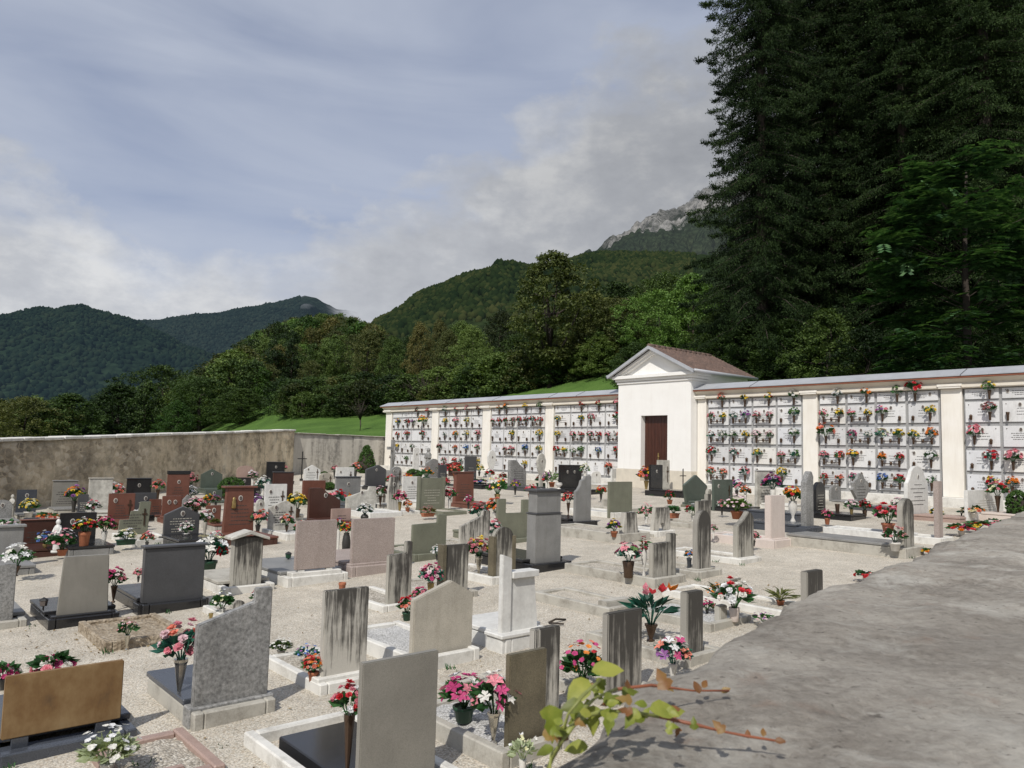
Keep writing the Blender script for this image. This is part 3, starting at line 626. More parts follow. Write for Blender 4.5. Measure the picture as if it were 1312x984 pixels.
# the lone tree on the meadow, its neighbours and the small bare tree
tree(704, 62, 10.9, 12.0, 'airy', 'leaf_meadow', 'lone tall meadow tree with a bare trunk foot and thinning top', hi=True, name='meadow_tree')
p = on_ground(463, 66); b = MB()
for k in range(26):
    d = Vector((rb.gauss(0, .5), rb.gauss(0, .5), .8+rb.random())); b.tube([(0, 0, .9), (d.x*.5, d.y*.5, 1.2+d.z*.5), (d.x*1.1, d.y*1.1, 1.1+d.z)], [.03, .018, .006], 4)
b.tube([(0, 0, -.2), (.04, 0, .5), (0, 0, 1.1)], [.07, .055, .045], 6)
tag(b.obj('sapling', M['bark'], loc=p), 'thin bare young tree standing on the meadow by the back wall', 'tree')
for px, Y, top, wd, kd, lf, lab in [(752, 66, 374, 8.5, 'round', 'leaf_meadow', 'rounded olive tree just right of the lone meadow tree'), (790, 62, 382, 8, 'round', 'leaf_olive', 'brownish green tree behind the chapel gable, left side'), (790, 78, 362, 11, 'round', 'leaf_mid', 'green tree standing behind the olive trees by the chapel'), (842, 58, 372, 7.5, 'round', 'leaf_bright', 'bright yellow green tree directly above the chapel gable'), (885, 56, 352, 8, 'dome', 'leaf_bright', 'leafy green tree above the chapel roof ridge'), (850, 72, 350, 10, 'round', 'leaf_mid', 'taller green tree behind the bright ones over the chapel'), (922, 52, 400, 7.5, 'dome', 'leaf_mid', 'dense bush tree at the foot of the leftmost spruce'), (815, 50, 440, 5, 'dome', 'leaf_dark', 'low dark shrub behind the chapel gable'), (770, 60, 430, 6, 'dome', 'leaf_mid', 'green thicket between the olive tree and chapel gable'), (725, 72, 392, 7, 'round', 'leaf_mid', 'mid green tree showing behind the lone meadow tree'), (690, 84, 412, 9, 'round', 'leaf_dark', 'dark tree filling the gap behind the lone meadow tree'), (660, 76, 430, 7, 'dome', 'leaf_mid', 'green shrubby tree left behind the lone trunk'), (955, 47, 412, 7, 'dome', 'leaf_dark', 'dark undergrowth bush behind the chapel roof end'), (1010, 45, 410, 7, 'dome', 'leaf_dark', 'dark bush under the spruces above the burial wall'), (1060, 42, 398, 6, 'dome', 'leaf_mid', 'green bush between two spruces above the wall coping'), (1110, 40, 420, 6, 'dome', 'leaf_dark', 'low dark bush left of the locust tree'), (1300, 36, 420, 6, 'dome', 'leaf_dark', 'dark bush below the right side of the locust tree')]:
    ttop(px, Y, top, wd, kd, lf, lab)

# spruces
def spruce_mesh(seed, H=36., Rb=5.2):
    """whorls of drooping boughs, each hung with curtains of short needled twigs"""
    rng = np.random.default_rng(seed); A = []; tr = MB()
    tr.tube([(0, 0, -.5), (0, 0, H*.5), (0, 0, H)], [.42, .24, .03], 8)
    z = 1.2
    while z < H-.4:
        f = 1-z/H; nb = 7 if f > .2 else 5; ph = rng.random()*6.28
        for k in range(nb):
            th = ph+2*PI*k/nb+rng.normal()*.25; L = Rb*(f**.72)*(.62+.60*rng.random()**1.5)+.35; zz = z+rng.normal()*.17
            ct, stn = math.cos(th), math.sin(th); side = np.array([-stn, ct, 0]); out = np.array([ct, stn, 0])
            m = int(70*L)+34; u = rng.random(m)**.8; r = L*u
            zc = zz+.12*L*u-L*.62*u**1.6+L*.20*u**5
            w = .62*np.sin(PI*np.minimum(1, .15+u*.83))*min(1, L*.3); so = (rng.random(m)*2-1)*w
            base = out[None]*r[:, None]+side[None]*so[:, None]; base[:, 2] += zc-.15*np.abs(so)
            tip = (u > .8)[:, None]
            dv = np.where(tip, out[None]*.9+np.array([0, 0, .35])[None], side[None]*np.sign(so)[:, None]*.35+out[None]*.35+np.array([0, 0, -.9])[None])+rng.normal(size=(m, 3))*.28
            dv /= np.linalg.norm(dv, axis=1)[:, None]; tl = (.20+.42*rng.random(m))*np.where(u > .8, .7, 1)
            for q in range(4):
                c = base+dv*(tl*q/4)[:, None]; s = (.09+.08*rng.random(m))[:, None]
                d2 = dv*.6+rng.normal(size=(m, 3))*.5; d2 /= np.linalg.norm(d2, axis=1)[:, None]
                nn = np.cross(d2, rng.normal(size=(m, 3))); nn /= np.linalg.norm(nn, axis=1)[:, None]
                A.append(np.stack([c, c+d2*s*.5+nn*s*.17, c+d2*s, c+d2*s*.5-nn*s*.17], 1))
            if L > 1.2: tr.tube([(0, 0, zz), (ct*L*.5, stn*L*.5, zz+.06*L-.2*L-.04), (ct*L*.85, stn*L*.85, zz+.1*L-.42*L-.06)], [.04, .025, .006], 4)
        z += .41+.24*f
    v = np.concatenate(A).reshape(-1, 3)
    return np_mesh('crown', v, np.arange(len(v)).reshape(-1, 4), M['needle']), tr.mesh('trunk', M['bark'])
SV = [spruce_mesh(1), spruce_mesh(2)]
for px, Y, H, k, sw, lab in [(978, 47, 46, 0, .98, 'tall dark spruce at the left end of the spruce row'), (1072, 50, 48, 1, 1.08, 'tall dark spruce second from the left in the spruce row'), (1165, 46, 42, 0, 1.05, 'dark spruce directly behind the locust tree'), (1275, 43, 46, 1, 1.15, 'very dark spruce at the right end of the spruce row'), (1390, 45, 44, 0, 1.1, 'dark spruce at the far right edge, partly cut off'), (1024, 54, 46, 1, 1.1, 'spruce half hidden behind the two leftmost spruces'), (1225, 54, 42, 0, 1.2, 'spruce half hidden behind the right end of the row'), (1120, 58, 48, 0, 1.3, 'spruce deep in the stand, filling the middle of the row'), (1310, 56, 50, 1, 1.3, 'spruce deep in the stand, behind its right end'), (1172, 64, 54, 1, 1.4, 'rearmost spruce seen only through gaps in the row')]:
    t = thing('spruce', lab, 'spruce', on_ground(px, Y), random.random()*6.28, 'row of tall spruces'); t.scale = (sw, sw, H/36.)
    link('crown', SV[k][0], t); link('trunk', SV[k][1], t)
# locust tree in front of the spruces: long drooping compound leaves
rng = np.random.default_rng(21); A = []; tb = MB(); tb.tube([(0, 0, -.4), (.2, .1, 4), (.1, 0, 8), (.3, 0, 12)], [.22, .17, .11, .03], 7)
for k in range(150):
    z = 1.5+rng.random()*10.0; f = 1-abs((z-5)/8.5)**1.8*.75; th = rng.random()*6.28; L = (1.2+2.3*rng.random()**.7)*f; e = np.array([math.cos(th)*L, math.sin(th)*L, z+.25*L])
    if k % 4 == 0: tb.tube([(.15, .05, z*.9), (e[0]*.6, e[1]*.6, z+.1*L), tuple(e)], [.03, .02, .006], 4)
    for q in range(24):
        b0 = e+rng.normal(size=3)*np.array([.36, .36, .16]); d = rng.normal(size=3); d[2] = -.25+.35*rng.random(); d[:2] += e[:2]/max(.1, np.linalg.norm(e[:2]))*.7; d /= np.linalg.norm(d)
        sd_ = np.cross(d, [0, 0, 1]); sd_ /= np.linalg.norm(sd_)
        for m in range(4):
            for sg in (-1, 1):
                c = b0+d*.11*m-np.array([0, 0, .008*m*m]); tip = c+sd_*sg*.27+d*.09-np.array([0, 0, .05]); w_ = d*.088
                A.append([c, (c+tip)/2+w_, tip, (c+tip)/2-w_])
v = np.array(A).reshape(-1, 3)
t = thing('locust_tree', 'lighter green locust tree with drooping feathery leaves before the dark spruces', 'tree', on_ground(1240, 31.5))
link('crown', np_mesh('crown', v, np.arange(len(v)).reshape(-1, 4), M['leaf_locust']), t); tb.obj('trunk', M['bark'], t)
# ------------------------------------------------------------------ flowers
def head(rng, c, n, size, kind):
    """one blossom as a single connected island"""
    n = Vector(n).normalized(); u = n.orthogonal().normalized(); w = n.cross(u); c = Vector(c)
    vs = [c]; fs = []
    rings = {'rose': [(6, 1.0, .45, .62), (5, .78, 1.0, .55), (4, .5, 1.6, .5)], 'lily': [(6, 1.15, .42, .30)], 'small': [(5, 1.0, .3, .55)], 'tulip': [(3, .8, 1.1, .6), (3, .85, 1.2, .6)]}[kind]
    ph0 = rng.random()*6.28
    for k, (m, ln, lift, wd) in enumerate(rings):
        for i in range(m):
            th = ph0+k*.5+2*PI*i/m+rng.normal()*.08; d = u*math.cos(th)+w*math.sin(th); s = d.cross(n)
            L = size*.5*ln*(.75+.45*rng.random()); lf = lift*(.65+.6*rng.random()); b = len(vs)
            mid = c+d*L*.6+n*L*lf*.8
            vs += [mid+s*L*wd, c+d*L+n*L*lf*(.55 if kind != 'tulip' else 1.5), mid-s*L*wd]; fs.append((0, b, b+1, b+2))
    return vs, fs
def blooms(seed, n, kind='rose', size=.27, form='dome'):
    rng = np.random.default_rng(seed); mb = MB(); pts = []; tries = 0
    while len(pts) < n and tries < 4000:
        tries += 1; z = -.15+1.15*rng.random(); th = rng.random()*6.28; r = math.sqrt(max(0, 1-max(z, 0)**2))
        d = Vector((r*math.cos(th), r*math.sin(th), z))
        if form == 'dome': p = Vector((d.x*.42, d.y*.42, .42+d.z*.46))*(1)+Vector(rng.normal(0, .03, 3))
        elif form == 'spike': k = rng.random(); p = Vector((math.cos(th)*.2*(1.1-k*.6), math.sin(th)*.2*(1.1-k*.6), .15+k*.95))
        elif form == 'open': p = Vector((d.x*.46, d.y*.46, .35+abs(d.z)*.62))*1.0+Vector(rng.normal(0, .06, 3))
        else: p = Vector((d.x*.48, d.y*.48, .22+abs(d.z)*.3))
        if all((p-q).length > size*.62 for q in pts) or tries > 1500: pts.append(p)
    for p in pts:
        nrm = (p-Vector((0, 0, .15))); vs, fs = head(rng, p, nrm+Vector(rng.normal(0, .1, 3)), size*(.8+.4*rng.random()), kind); mb.add(vs, fs)
    return mb.mesh('bloom_cluster', bloom_mat('P'))
def foliage(seed, n=46, ln=.30, form='dome', wd=.3):
    rng = np.random.default_rng(seed); mb = MB()
    for k in range(n):
        th = rng.random()*6.28; z = -.1+1.0*rng.random(); r = math.sqrt(max(0, 1-max(0, z)**2)); d = Vector((r*math.cos(th), r*math.sin(th), z))
        b = Vector((d.x*.2, d.y*.2, .28+d.z*.22)) if form != 'spike' else Vector((d.x*.06, d.y*.06, .05+.6*rng.random()))
        L = ln*(.7+.6*rng.random()); e = (d+Vector((0, 0, .15))).normalized(); s = e.cross(Vector((rng.normal(), rng.normal(), rng.normal()))).normalized(); up = s.cross(e)
        m1 = b+e*L*.5+up*L*.1; tip = b+e*L-Vector((0, 0, L*.15*rng.random()))
        mb.add([b, m1+s*L*wd, tip, m1-s*L*wd], [(0, 1, 2, 3)])
    for k in range(9):
        th = k*.7; mb.tube([(0, 0, -.12), (math.cos(th)*.08, math.sin(th)*.08, .15), (math.cos(th)*.25, math.sin(th)*.25, .5)], .012, 4)
    return mb.mesh('foliage', M['flowerleaf'])
BLM = {'rose': [blooms(i, 24, 'rose', .235) for i in range(4)], 'full': [blooms(20+i, 34, 'rose', .20) for i in range(3)], 'lily': [blooms(30+i, 16, 'lily', .36) for i in range(2)],
       'small': [blooms(40+i, 34, 'small', .15, 'open') for i in range(2)], 'tulip': [blooms(50+i, 8, 'tulip', .24, 'open') for i in range(2)], 'spike': [blooms(60+i, 22, 'rose', .2, 'spike') for i in range(2)], 'low': [blooms(70+i, 20, 'rose', .25, 'low') for i in range(2)], 'niche': [blooms(80+i, 13, 'rose', .29) for i in range(5)]}
FOL = {'dome': [foliage(i) for i in range(3)], 'long': [foliage(10+i, 44, .42, 'dome', .13) for i in range(2)], 'bush': [foliage(20+i, 150, .24, 'dome', .3) for i in range(2)], 'spike': [foliage(30, 30, .4, 'spike', .12)], 'niche': [foliage(40+i, 22, .36) for i in range(3)], 'blade': [foliage(50, 46, .75, 'spike', .06)]}
def lathe_mesh(name, prof, n=14, mat='silver'):
    mb = MB(); mb.lathe(prof, n=n, smooth=n > 9); return mb.mesh(name, M[mat])
VASE = {'tall': lathe_mesh('vase', [(.55, 0), (.6, .05), (.26, .12), (.3, .2), (.62, .55), (.85, .86), (1, .93), (1, 1), (.8, 1)], 8),
        'cone': lathe_mesh('vase', [(.6, 0), (.62, .05), (.45, .1), (.6, .3), (.8, .7), (1, 1), (.8, 1)], 12),
        'pot': lathe_mesh('pot', [(.7, 0), (.95, .82), (1.06, .82), (1.08, 1), (.9, 1), (.85, .85)], 16),
        'round': lathe_mesh('pot', [(.55, 0), (.95, .3), (1, .55), (.8, .85), (.62, .93), (.7, 1), (.5, 1)], 16),
        'urn': lathe_mesh('vase', [(.62, 0), (.6, .06), (.28, .2), (.35, .32), (.95, .6), (1, .8), (.85, .95), (.95, 1), (.7, 1)], 16),
        'cup': lathe_mesh('cup', [(.72, 0), (.8, .5), (1, 1), (.86, 1), (.7, .6)], 14)}
def trough():
    mb = MB(); mb.add([(x*(1 if z else .86), y*(1 if z else .8), z) for z in (0, 1) for y in (-.5, .5) for x in (-1, 1)], [(0, 2, 3, 1), (4, 5, 7, 6), (0, 1, 5, 4), (2, 6, 7, 3), (0, 4, 6, 2), (1, 3, 7, 5)])
    mb.box(-1.05, 1.05, -.56, -.5, .8, 1.02); mb.box(-1.05, 1.05, .5, .56, .8, 1.02); return mb.mesh('pot', M['terra'], .03)
VASE['trough'] = trough()
VK = {'silver': ('tall', 'silver'), 'dark': ('tall', 'bronze'), 'iron': ('cone', 'potdark'), 'green': ('pot', 'potgreen'), 'terra': ('pot', 'terra'), 'white': ('urn', 'whitepot'), 'gold': ('cone', 'gold'), 'pale': ('cone', 'cementpale'), 'round': ('round', 'potdark'), 'brown': ('cup', 'bronze'), 'grey': ('cone', 'cement'), 'trough': ('trough', 'terra'), 'gtrough': ('trough', 'potgreen'), 'blue': ('pot', 'blue'), 'whitepot': ('pot', 'whitepot'), 'rosepot': ('cup', 'pinkwhite')}
_rf = random.Random(11)
def vase_of_flowers(x, yb, h, vk, yt, w, pal, label, form='rose', leaf='flowerleaf', hv=None, fol='dome', group=None, name='flower_vase', cat='flower vase', rx=0):
    p = gp(x, yb, h); s = F/p.y; tot = (yb-yt)/s; dia = w/s
    zz = p.z
    bh = min(tot*.8, dia*1.0); hv_ = max(tot-bh*.86, tot*.24) if hv is None else hv/s
    bh = (tot-hv_*.92)
    t = thing(name, label, cat, (p.x, p.y, zz), _rf.random()*6.28, group)
    sh, mt = VK[vk]; r = {'pot': .24, 'round': .3, 'urn': .22, 'cup': .26, 'trough': .46}.get(sh, .15)*dia
    r = min(r, hv_*(.75 if sh in ('pot', 'round') else .42)) if sh != 'trough' else r
    v = link('pot' if sh in ('pot', 'round', 'trough') else 'vase', VASE[sh], t, scale=(r, r if sh != 'trough' else r*.8, hv_), mats=[M[mt]])
    if sh == 'trough': t.rotation_euler = (0, 0, YAW)
    fm = _rf.choice(FOL[fol]); link('foliage', fm, t, (0, 0, hv_*.92), _rf.random()*6, (dia*1.2, dia*1.2, bh*1.05), [M[leaf]])
    if pal: link('bloom_cluster', _rf.choice(BLM[form]), t, (0, 0, hv_*.92), _rf.random()*6, (dia, dia, bh), [bloom_mat(pal)])
    return t
# ------------------------------------------------------------------ burial wall with niches, chapel, enclosure walls
RZW = math.atan2(-DV.y, -DV.x); ZB = .93
def wing_loc(s0): return W(s0, 0, ZB)
ROWS = [(3.0, 3.28), (2.36, 2.92), (1.69, 2.25), (1.02, 1.58), (.36, .92)]
RNAME = ['top', 'second', 'third', 'fourth', 'bottom']; ONAME = ['first', 'second', 'third', 'fourth']
_rw = random.Random(17)
SLABM = {}; LETM = []; 
def dash_rows(rng, w, z0, z1, n, y, cx=0, hgt=.012):
    mb = MB()
    for k in range(n):
        z = z1-(z1-z0)*k/max(1, n-1); L = w*rng.uniform(.45, 1); x = cx-L/2
        while x < cx+L/2:
            q = rng.uniform(.02, .055); mb.box(x, min(x+q, cx+L/2+.01), y-.003, y+.002, z-hgt*.5, z+hgt*.5); x += q+rng.uniform(.008, .02)
    return mb
for k in range(5): LETM.append(dash_rows(_rw, .42, .20, .36, 3+k % 2, -.034).mesh('lettering', M['ink']))
LETT = dash_rows(_rw, .42, .09, .19, 3, -.034).mesh('lettering', M['ink'])
mb = MB(); mb.disc((0, 0), .045, .06, -.034, .012, 12, 0); mb.disc((0, 0), .034, .048, -.046, .004, 12, 1); PORT = mb.mesh('portrait', [M['porcelain'], M['photo']])
mb = MB(); mb.lathe([(.018, -.12), (.03, -.1), (.034, .02), (.05, .1), (.05, .12)], n=8); mb.box(-.01, .01, 0, .07, -.02, .02); HOLD = mb.mesh('flower_holder', M['bronze'])
mb = MB(); mb.box(-.27, .27, -.04, .0, -.012, .012); 
for sx_ in (-1, 1): mb.lathe([(.02, -.09), (.03, -.08), (.034, .03), (.05, .08), (.05, .10)], (sx_*.25, -.03, 0), n=8); mb.box(sx_*.2-.012, sx_*.2+.012, -.02, .05, -.012, .012)
mb.lathe([(.03, -.05), (.045, 0), (.03, .05)], (0, -.02, .01), n=8); BRACK = mb.mesh('flower_holder', M['bronze'])
mb = MB(); mb.lathe([(.025, -.07), (.04, -.05), (.042, .03), (.05, .04), (.02, .08)], n=8); mb.box(-.008, .008, 0, .06, -.02, .02); LAMP = mb.mesh('votive_lamp', M['bronze'])
def slab_mesh(w, h):
    k = (round(w, 2), round(h, 2))
    if k not in SLABM:
        mb = MB(); mb.box(-w/2, w/2, -.03, .03, 0, h)
        for sx_ in (-1, 1): mb.disc((sx_*(w/2-.09), h-.07 if h > .4 else h-.05), .014, .014, -.034, .012, 8, 1)
        SLABM[k] = mb.mesh('niche_slab', [M['niche'], M['bronze']], .002)
        SLABM[k].update()
    return SLABM[k]
GNB = 'bouquets on the niches of the burial wall'
def niche_bouquet(world, dia, pal, label, sz=1):
    t = thing('flower_bouquet', short(label), 'bouquet', world, _rw.random()*6.28, GNB)
    link('foliage', _rw.choice(FOL['niche']), t, (0, 0, 0), 0, (dia, dia*.9, dia*.85), [M[_rw.choice(['flowerleaf', 'flowerleaf', 'tealleaf'])]])
    link('bloom_cluster', _rw.choice(BLM['niche']), t, (0, 0, 0), 0, (dia, dia*.9, dia*.9), [bloom_mat(pal)])
def short(l):
    w_ = l.split()
    return l if len(w_) <= 16 else l.replace(' slab of ', ' slab ').replace(' bouquet, ', ' bouquet ').replace(' right of ', ' beyond ').replace(' and ', ' ', 1)
def colours(pal):
    return ' and '.join(CNAME[c] for c in pal[:2])
def wing(label, s0, s1, pil, bays, grid, side, seams):
    """pil: pilaster spans, bays: clear spans (in s); grid[bay][row][col] codes"""
    L = s0-s1; t = tag(thing('burial_wall', label, 'burial wall', wing_loc(s0), RZW), kind='thing')
    mb = MB(); mb.box(0, L, .12, 1.4, -.6, 3.63); mb.obj('wall', M['cream'], t)
    mb = MB(); mb.box(-.06, L, -.32, .12, -.6, .26); mb.obj('ledge', M['cementpale'], t, .015)
    mb = MB(); mb.add([(x, y, z) for x in (-.12, L) for y, z in ((.115, 3.31), (-.13, 3.31), (-.17, 3.335), (-.17, 3.41), (-.10, 3.425), (-.10, 3.46), (-.24, 3.585), (.115, 3.585))], [(0, 1, 2, 3, 4, 5, 6, 7)][::1]+[tuple(range(15, 7, -1))]+[(i, i+8, (i+1) % 8+8, (i+1) % 8) for i in range(8)])
    bm = mb.mesh('cornice', M['fascia']); link('cornice', bm, t)
    mb = MB(); mb.box(-.2, L, -.31, 1.5, 3.59, 3.635); mb.obj('trim', M['redtrim'], t)
    mb = MB(); mb.add([(x, y, z) for x in (-.22, L) for y, z in ((-.33, 3.64), (-.33, 3.665), (.22, 3.89), (1.1, 3.89), (1.52, 3.64))], [(0, 1, 2, 3, 4), (9, 8, 7, 6, 5)]+[(i, i+5, (i+1) % 5+5, (i+1) % 5) for i in range(5)])
    link('coping', mb.mesh('coping', M['zinc']), t)
    for sm in seams:
        x = s0-sm; mb = MB(); mb.add([(x+q, y, z) for q in (-.009, .009) for y, z in ((-.338, 3.64), (-.338, 3.672), (.215, 3.90), (.25, 3.86))], [(0, 1, 2, 3), (7, 6, 5, 4), (0, 4, 5, 1), (1, 5, 6, 2), (2, 6, 7, 3), (3, 7, 4, 0)]); mb.obj('seam', M['darkgrey'], t)
    for (a, b) in pil:
        x0, x1 = s0-a, s0-b
        mb = MB(); mb.box(x0, x1, -.07, .118, .262, 3.306); mb.box(x0-.05, x1+.05, -.215, .11, 3.36, 3.43); mb.box(x0-.02, x1+.02, -.20, .11, 3.313, 3.358); mb.obj('pilaster', M['cream'], t, .008)
    for bi, (a, b) in enumerate(bays):
        x0, x1 = s0-a, s0-b; ncol = 4; pw = (x1-x0)/ncol
        mb = MB(); mb.box(x0, x1, .01, .117, .264, 3.304); mb.obj('niche_frame', M['panelgrey'], t)
        for r, (z0, z1) in enumerate(ROWS):
            cells = grid[bi][r].split()
            for c in range(ncol):
                code = cells[c] if c < len(cells) else '.'
                w_ = pw-.085; xc = x0+pw*(c+.5); h = z1-z0
                sl = link('niche_slab', slab_mesh(w_, h), t, (xc, 0, z0))
                bare = code == '-'
                if bare: continue
                if r == 0: link('lettering', LETT, sl, (_rw.uniform(-.1, .1), 0, 0))
                else: link('lettering', _rw.choice(LETM), sl, (_rw.uniform(-.05, .05), 0, 0))
                pxx = _rw.choice([0, 0, 0, -.27]); link('portrait', PORT, sl, (pxx if r else _rw.choice([-.28, .2]), 0, .46 if r else .19))
                where = ONAME[c]+' slab of '+RNAME[r]+' row, '+side[bi]
                def put(xo, pal, kk=1.0, extra=''):
                    wp = t.matrix_basis @ Vector((xc+xo, -.13, z0+zb+.08)); niche_bouquet(wp, (.29+.12*_rw.random())*kk, pal, extra+colours(pal)+(' bouquet on ' if len((extra+colours(pal)+where).split()) < 15 else ' bouquet, ')+where)
                if code[0] == 'b':
                    zb = .13; link('flower_holder', BRACK, sl, (0, -.09, zb)); pals = code[1:].split('/')
                    put(-.25, pals[0], .92, 'left ' if len(pals) > 1 else ''); put(.25, pals[-1], .92, 'right ')
                elif code[0] in 'lrL':
                    zb = .16 if r else .10; xo = {'l': -.22, 'r': .22, 'L': -.18}[code[0]]
                    link('flower_holder', HOLD, sl, (xo, -.12, zb)); put(xo, code[1:], 1.45 if code[0] == 'L' else 1.0)
                    if r: link('votive_lamp', LAMP, sl, (-xo*1.2, -.09, .13))
                else:
                    if _rw.random() < .75 and r: link('votive_lamp', LAMP, sl, (.28, -.09, .12)); link('flower_holder', HOLD, sl, (-.28, -.1, .14))
    return t
wt_ = None
GRL = [["- . rD rR", "rYV rR lV LYO", "rR rR - lR", "rY . lW .", "lD rg rF ."],
       ["rgW rR rP rD", "rY rP rcY .", "rW rYO rYW rP", "lF rOR rB rP", "rP rR lW rY"],
       ["rO lO rY rg", "bP/R bR/F bR/D bR/R", ". rYg . rY", ". bP/P rB rY", ". . rY rV"],
       [". rR rcR rP", "lcY rgY lP rR", "lY bP/R bP/R bP/S", "bR/Y bW/g rB rR", ". . . lS"]]
wing('cream burial wall of marble niches running left of the white chapel', 38.6, 20.46, [(38.51, 37.9), (33.88, 33.31), (29.56, 28.95), (25.07, 24.55)], [(37.84, 33.92), (33.28, 29.60), (28.92, 25.11), (24.52, 20.5)], GRL,
     ['farthest bay from chapel', 'third bay left of chapel', 'second bay left of chapel', 'first bay left of chapel'], [36.5, 32.3, 28.5, 24.6, 22.9])
GRR = [["rS rY rYR rW", "bP/Y bW/V bP/P rg", "bWR/W bW/Y bL/L rW", "lRg lWR lYg bP/g", "bS/S rP . lY"],
       ["rW rO rWg LR", "bP/Y bP/Y lVP rY", "LOS bM/W bLc/Y bY/O", "bP/SR lYO bO/R rW", "bR/S lM bB/R rW"],
       ["rYg . rP rR", "rF . lW rO", "LP . rY rS", "rR LP rB .", "rYR lO rP rW"]]
wing('cream burial wall of marble niches running right of the white chapel', 16.93, 2.6, [(16.93, 16.56), (12.82, 12.32), (8.62, 8.07), (4.33, 3.8)], [(16.52, 12.86), (12.29, 8.66), (8.04, 4.37)], GRR,
     ['first bay right of chapel', 'second bay right of chapel', 'third bay right of chapel'], [14.6, 8.0])

# chapel: local x along the wall (left to right), y into it, origin at its left front foot
ch = thing('chapel', 'small white pedimented chapel with a brown wooden door set in the burial wall', 'chapel', W(20.46, -.42, .95), RZW)
LX = 3.50; DX0, DX1, DZ0, DZ1 = 1.17, 2.44, .22, 2.72
mb = MB(); mb.box(0, DX0, 0, .3, .66, 3.98); mb.box(DX1, LX, 0, .3, .66, 3.98); mb.box(DX0, DX1, 0, .3, DZ1, 3.98)
mb.box(0, .3, .301, 3.7, .66, 4.3); mb.box(LX-.3, LX, .301, 3.7, .66, 4.3); mb.box(.3, LX-.3, 3.4, 3.7, 0, 4.28)
mb.prism([(0, 3.985), (LX, 3.985), (LX, 4.32), (LX/2, 5.2), (0, 4.32)], .06, .36); mb.obj('wall', M['plaster'], ch)
mb = MB(); mb.box(-.04, DX0, -.04, .32, -.8, .655); mb.box(DX1, LX+.04, -.04, .32, -.8, .655); mb.box(LX-.3, LX+.04, .322, 1.2, -.8, .655); mb.box(DX0+.002, DX1-.002, -.08, .3, -.8, DZ0); mb.obj('plinth', M['plinthbeige'], ch, .01)
mb = MB()
for z0, z1, o in ((3.98, 4.06, .05), (4.075, 4.17, .10), (4.172, 4.30, .19)):
    mb.box(-o, LX+o, -o, .34, z0, z1); mb.box(LX-.2, LX+o, .342, 1.0, z0, z1)
mb.obj('cornice', M['plaster'], ch, .008)
SLP = (5.30-4.28)/(LX/2+.28); mb = MB()
for sg in (-1, 1):   # raking moulding: inner white bands and the grey sheet metal verge
    xa = LX/2+sg*(LX/2+.06); zc = lambda x, o: 5.22+o-abs(x-LX/2)*SLP
    for o0, o1, y0 in ((-.16, -.07, -.07), (-.07, .03, -.16)):
        pl = [(LX/2, zc(LX/2, o0)), (xa, zc(xa, o0)), (xa, zc(xa, o1)), (LX/2, zc(LX/2, o1))]
        mb.prism(pl if sg > 0 else pl[::-1], y0, .3)
mb.obj('raking_cornice', M['plaster'], ch)
mb = MB()
for sg in (-1, 1):
    xa = LX/2+sg*(LX/2+.32); pl = [(LX/2, zc(LX/2, .032)), (xa, zc(xa, .032)), (xa, zc(xa, .15)), (LX/2, zc(LX/2, .15))]; mb.prism(pl if sg > 0 else pl[::-1], -.34, -.24)
mb.obj('verge', M['zinc'], ch)
# tiled roof: two corrugated slopes in courses
V = []; Q = []
for sg in (-1, 1):
    nu, nv = 80, 45; b = len(V)
    for i in range(nu+1):
        for j in range(nv+1):
            y = -.30+4.1*i/nu; q = j/nv; x = LX/2+sg*(LX/2+.34)*q
            z = 5.25+.13-abs(x-LX/2)*SLP+.045*math.sin(y*2*PI/.22)-.03*((q*15) % 1)+.012*noise.noise(Vector((y*3, q*9, sg)))
            V.append((x, y, z))
    for i in range(nu):
        for j in range(nv):
            f = (b+i*(nv+1)+j, b+(i+1)*(nv+1)+j, b+(i+1)*(nv+1)+j+1, b+i*(nv+1)+j+1); Q.append(f if sg > 0 else f[::-1])
rf = link('roof', np_mesh('roof', np.array(V), np.array(Q), M['tile'], smooth=True), ch)
mb = MB()
for k in range(15): mb.lathe([(.10, 0), (.085, .34)], (0, 0, 0), 8)
mb = MB()
for k in range(12): mb.tube([(LX/2, -.3+k*.33, 5.36), (LX/2, .06+k*.33, 5.375)], [.10, .085], 8)
mb.obj('ridge_tile', M['tile'], rf)
mb = MB(); mb.box(-.3, LX+.3, 0, 3.75, 4.305, 4.32); mb.obj('soffit', M['plaster'], ch)
mb = MB(); mb.tube([(LX+.36, -.3, 4.30), (LX+.36, 3.8, 4.30)], .06, 8); mb.tube([(-.36, -.3, 4.30), (-.36, 3.8, 4.30)], .06, 8); mb.obj('gutter', M['zinc'], ch)
dr = thing('door', None, None); dr.parent = ch; bpy.data.objects.remove(dr)
mb = MB()
nb = 8
for k in range(nb):
    x0 = DX0+(DX1-DX0)*k/nb; x1 = DX0+(DX1-DX0)*(k+1)/nb; mb.box(x0+.004, x1-.004, .24, .295, DZ0+.002, DZ1-.002)
mb.box(DX0, DX1, .27, .298, DZ0, DZ1)
dr = mb.obj('door', M['door'], ch, .004)
mb = MB(); mb.lathe([(.03, 0), (.03, .02)], (0, 0, 0), 8); mb = MB(); mb.tube([(1.84, .235, 1.18), (1.84, .17, 1.18), (1.93, .17, 1.17)], .014, 6); mb.box(1.815, 1.865, .225, .238, 1.05, 1.3); mb.obj('handle', M['gold'], dr)
mb = MB(); mb.box(DX0+.02, DX1-.02, .2, .24, DZ0-.0, DZ0+.04); mb.obj('threshold', M['cement'], ch)

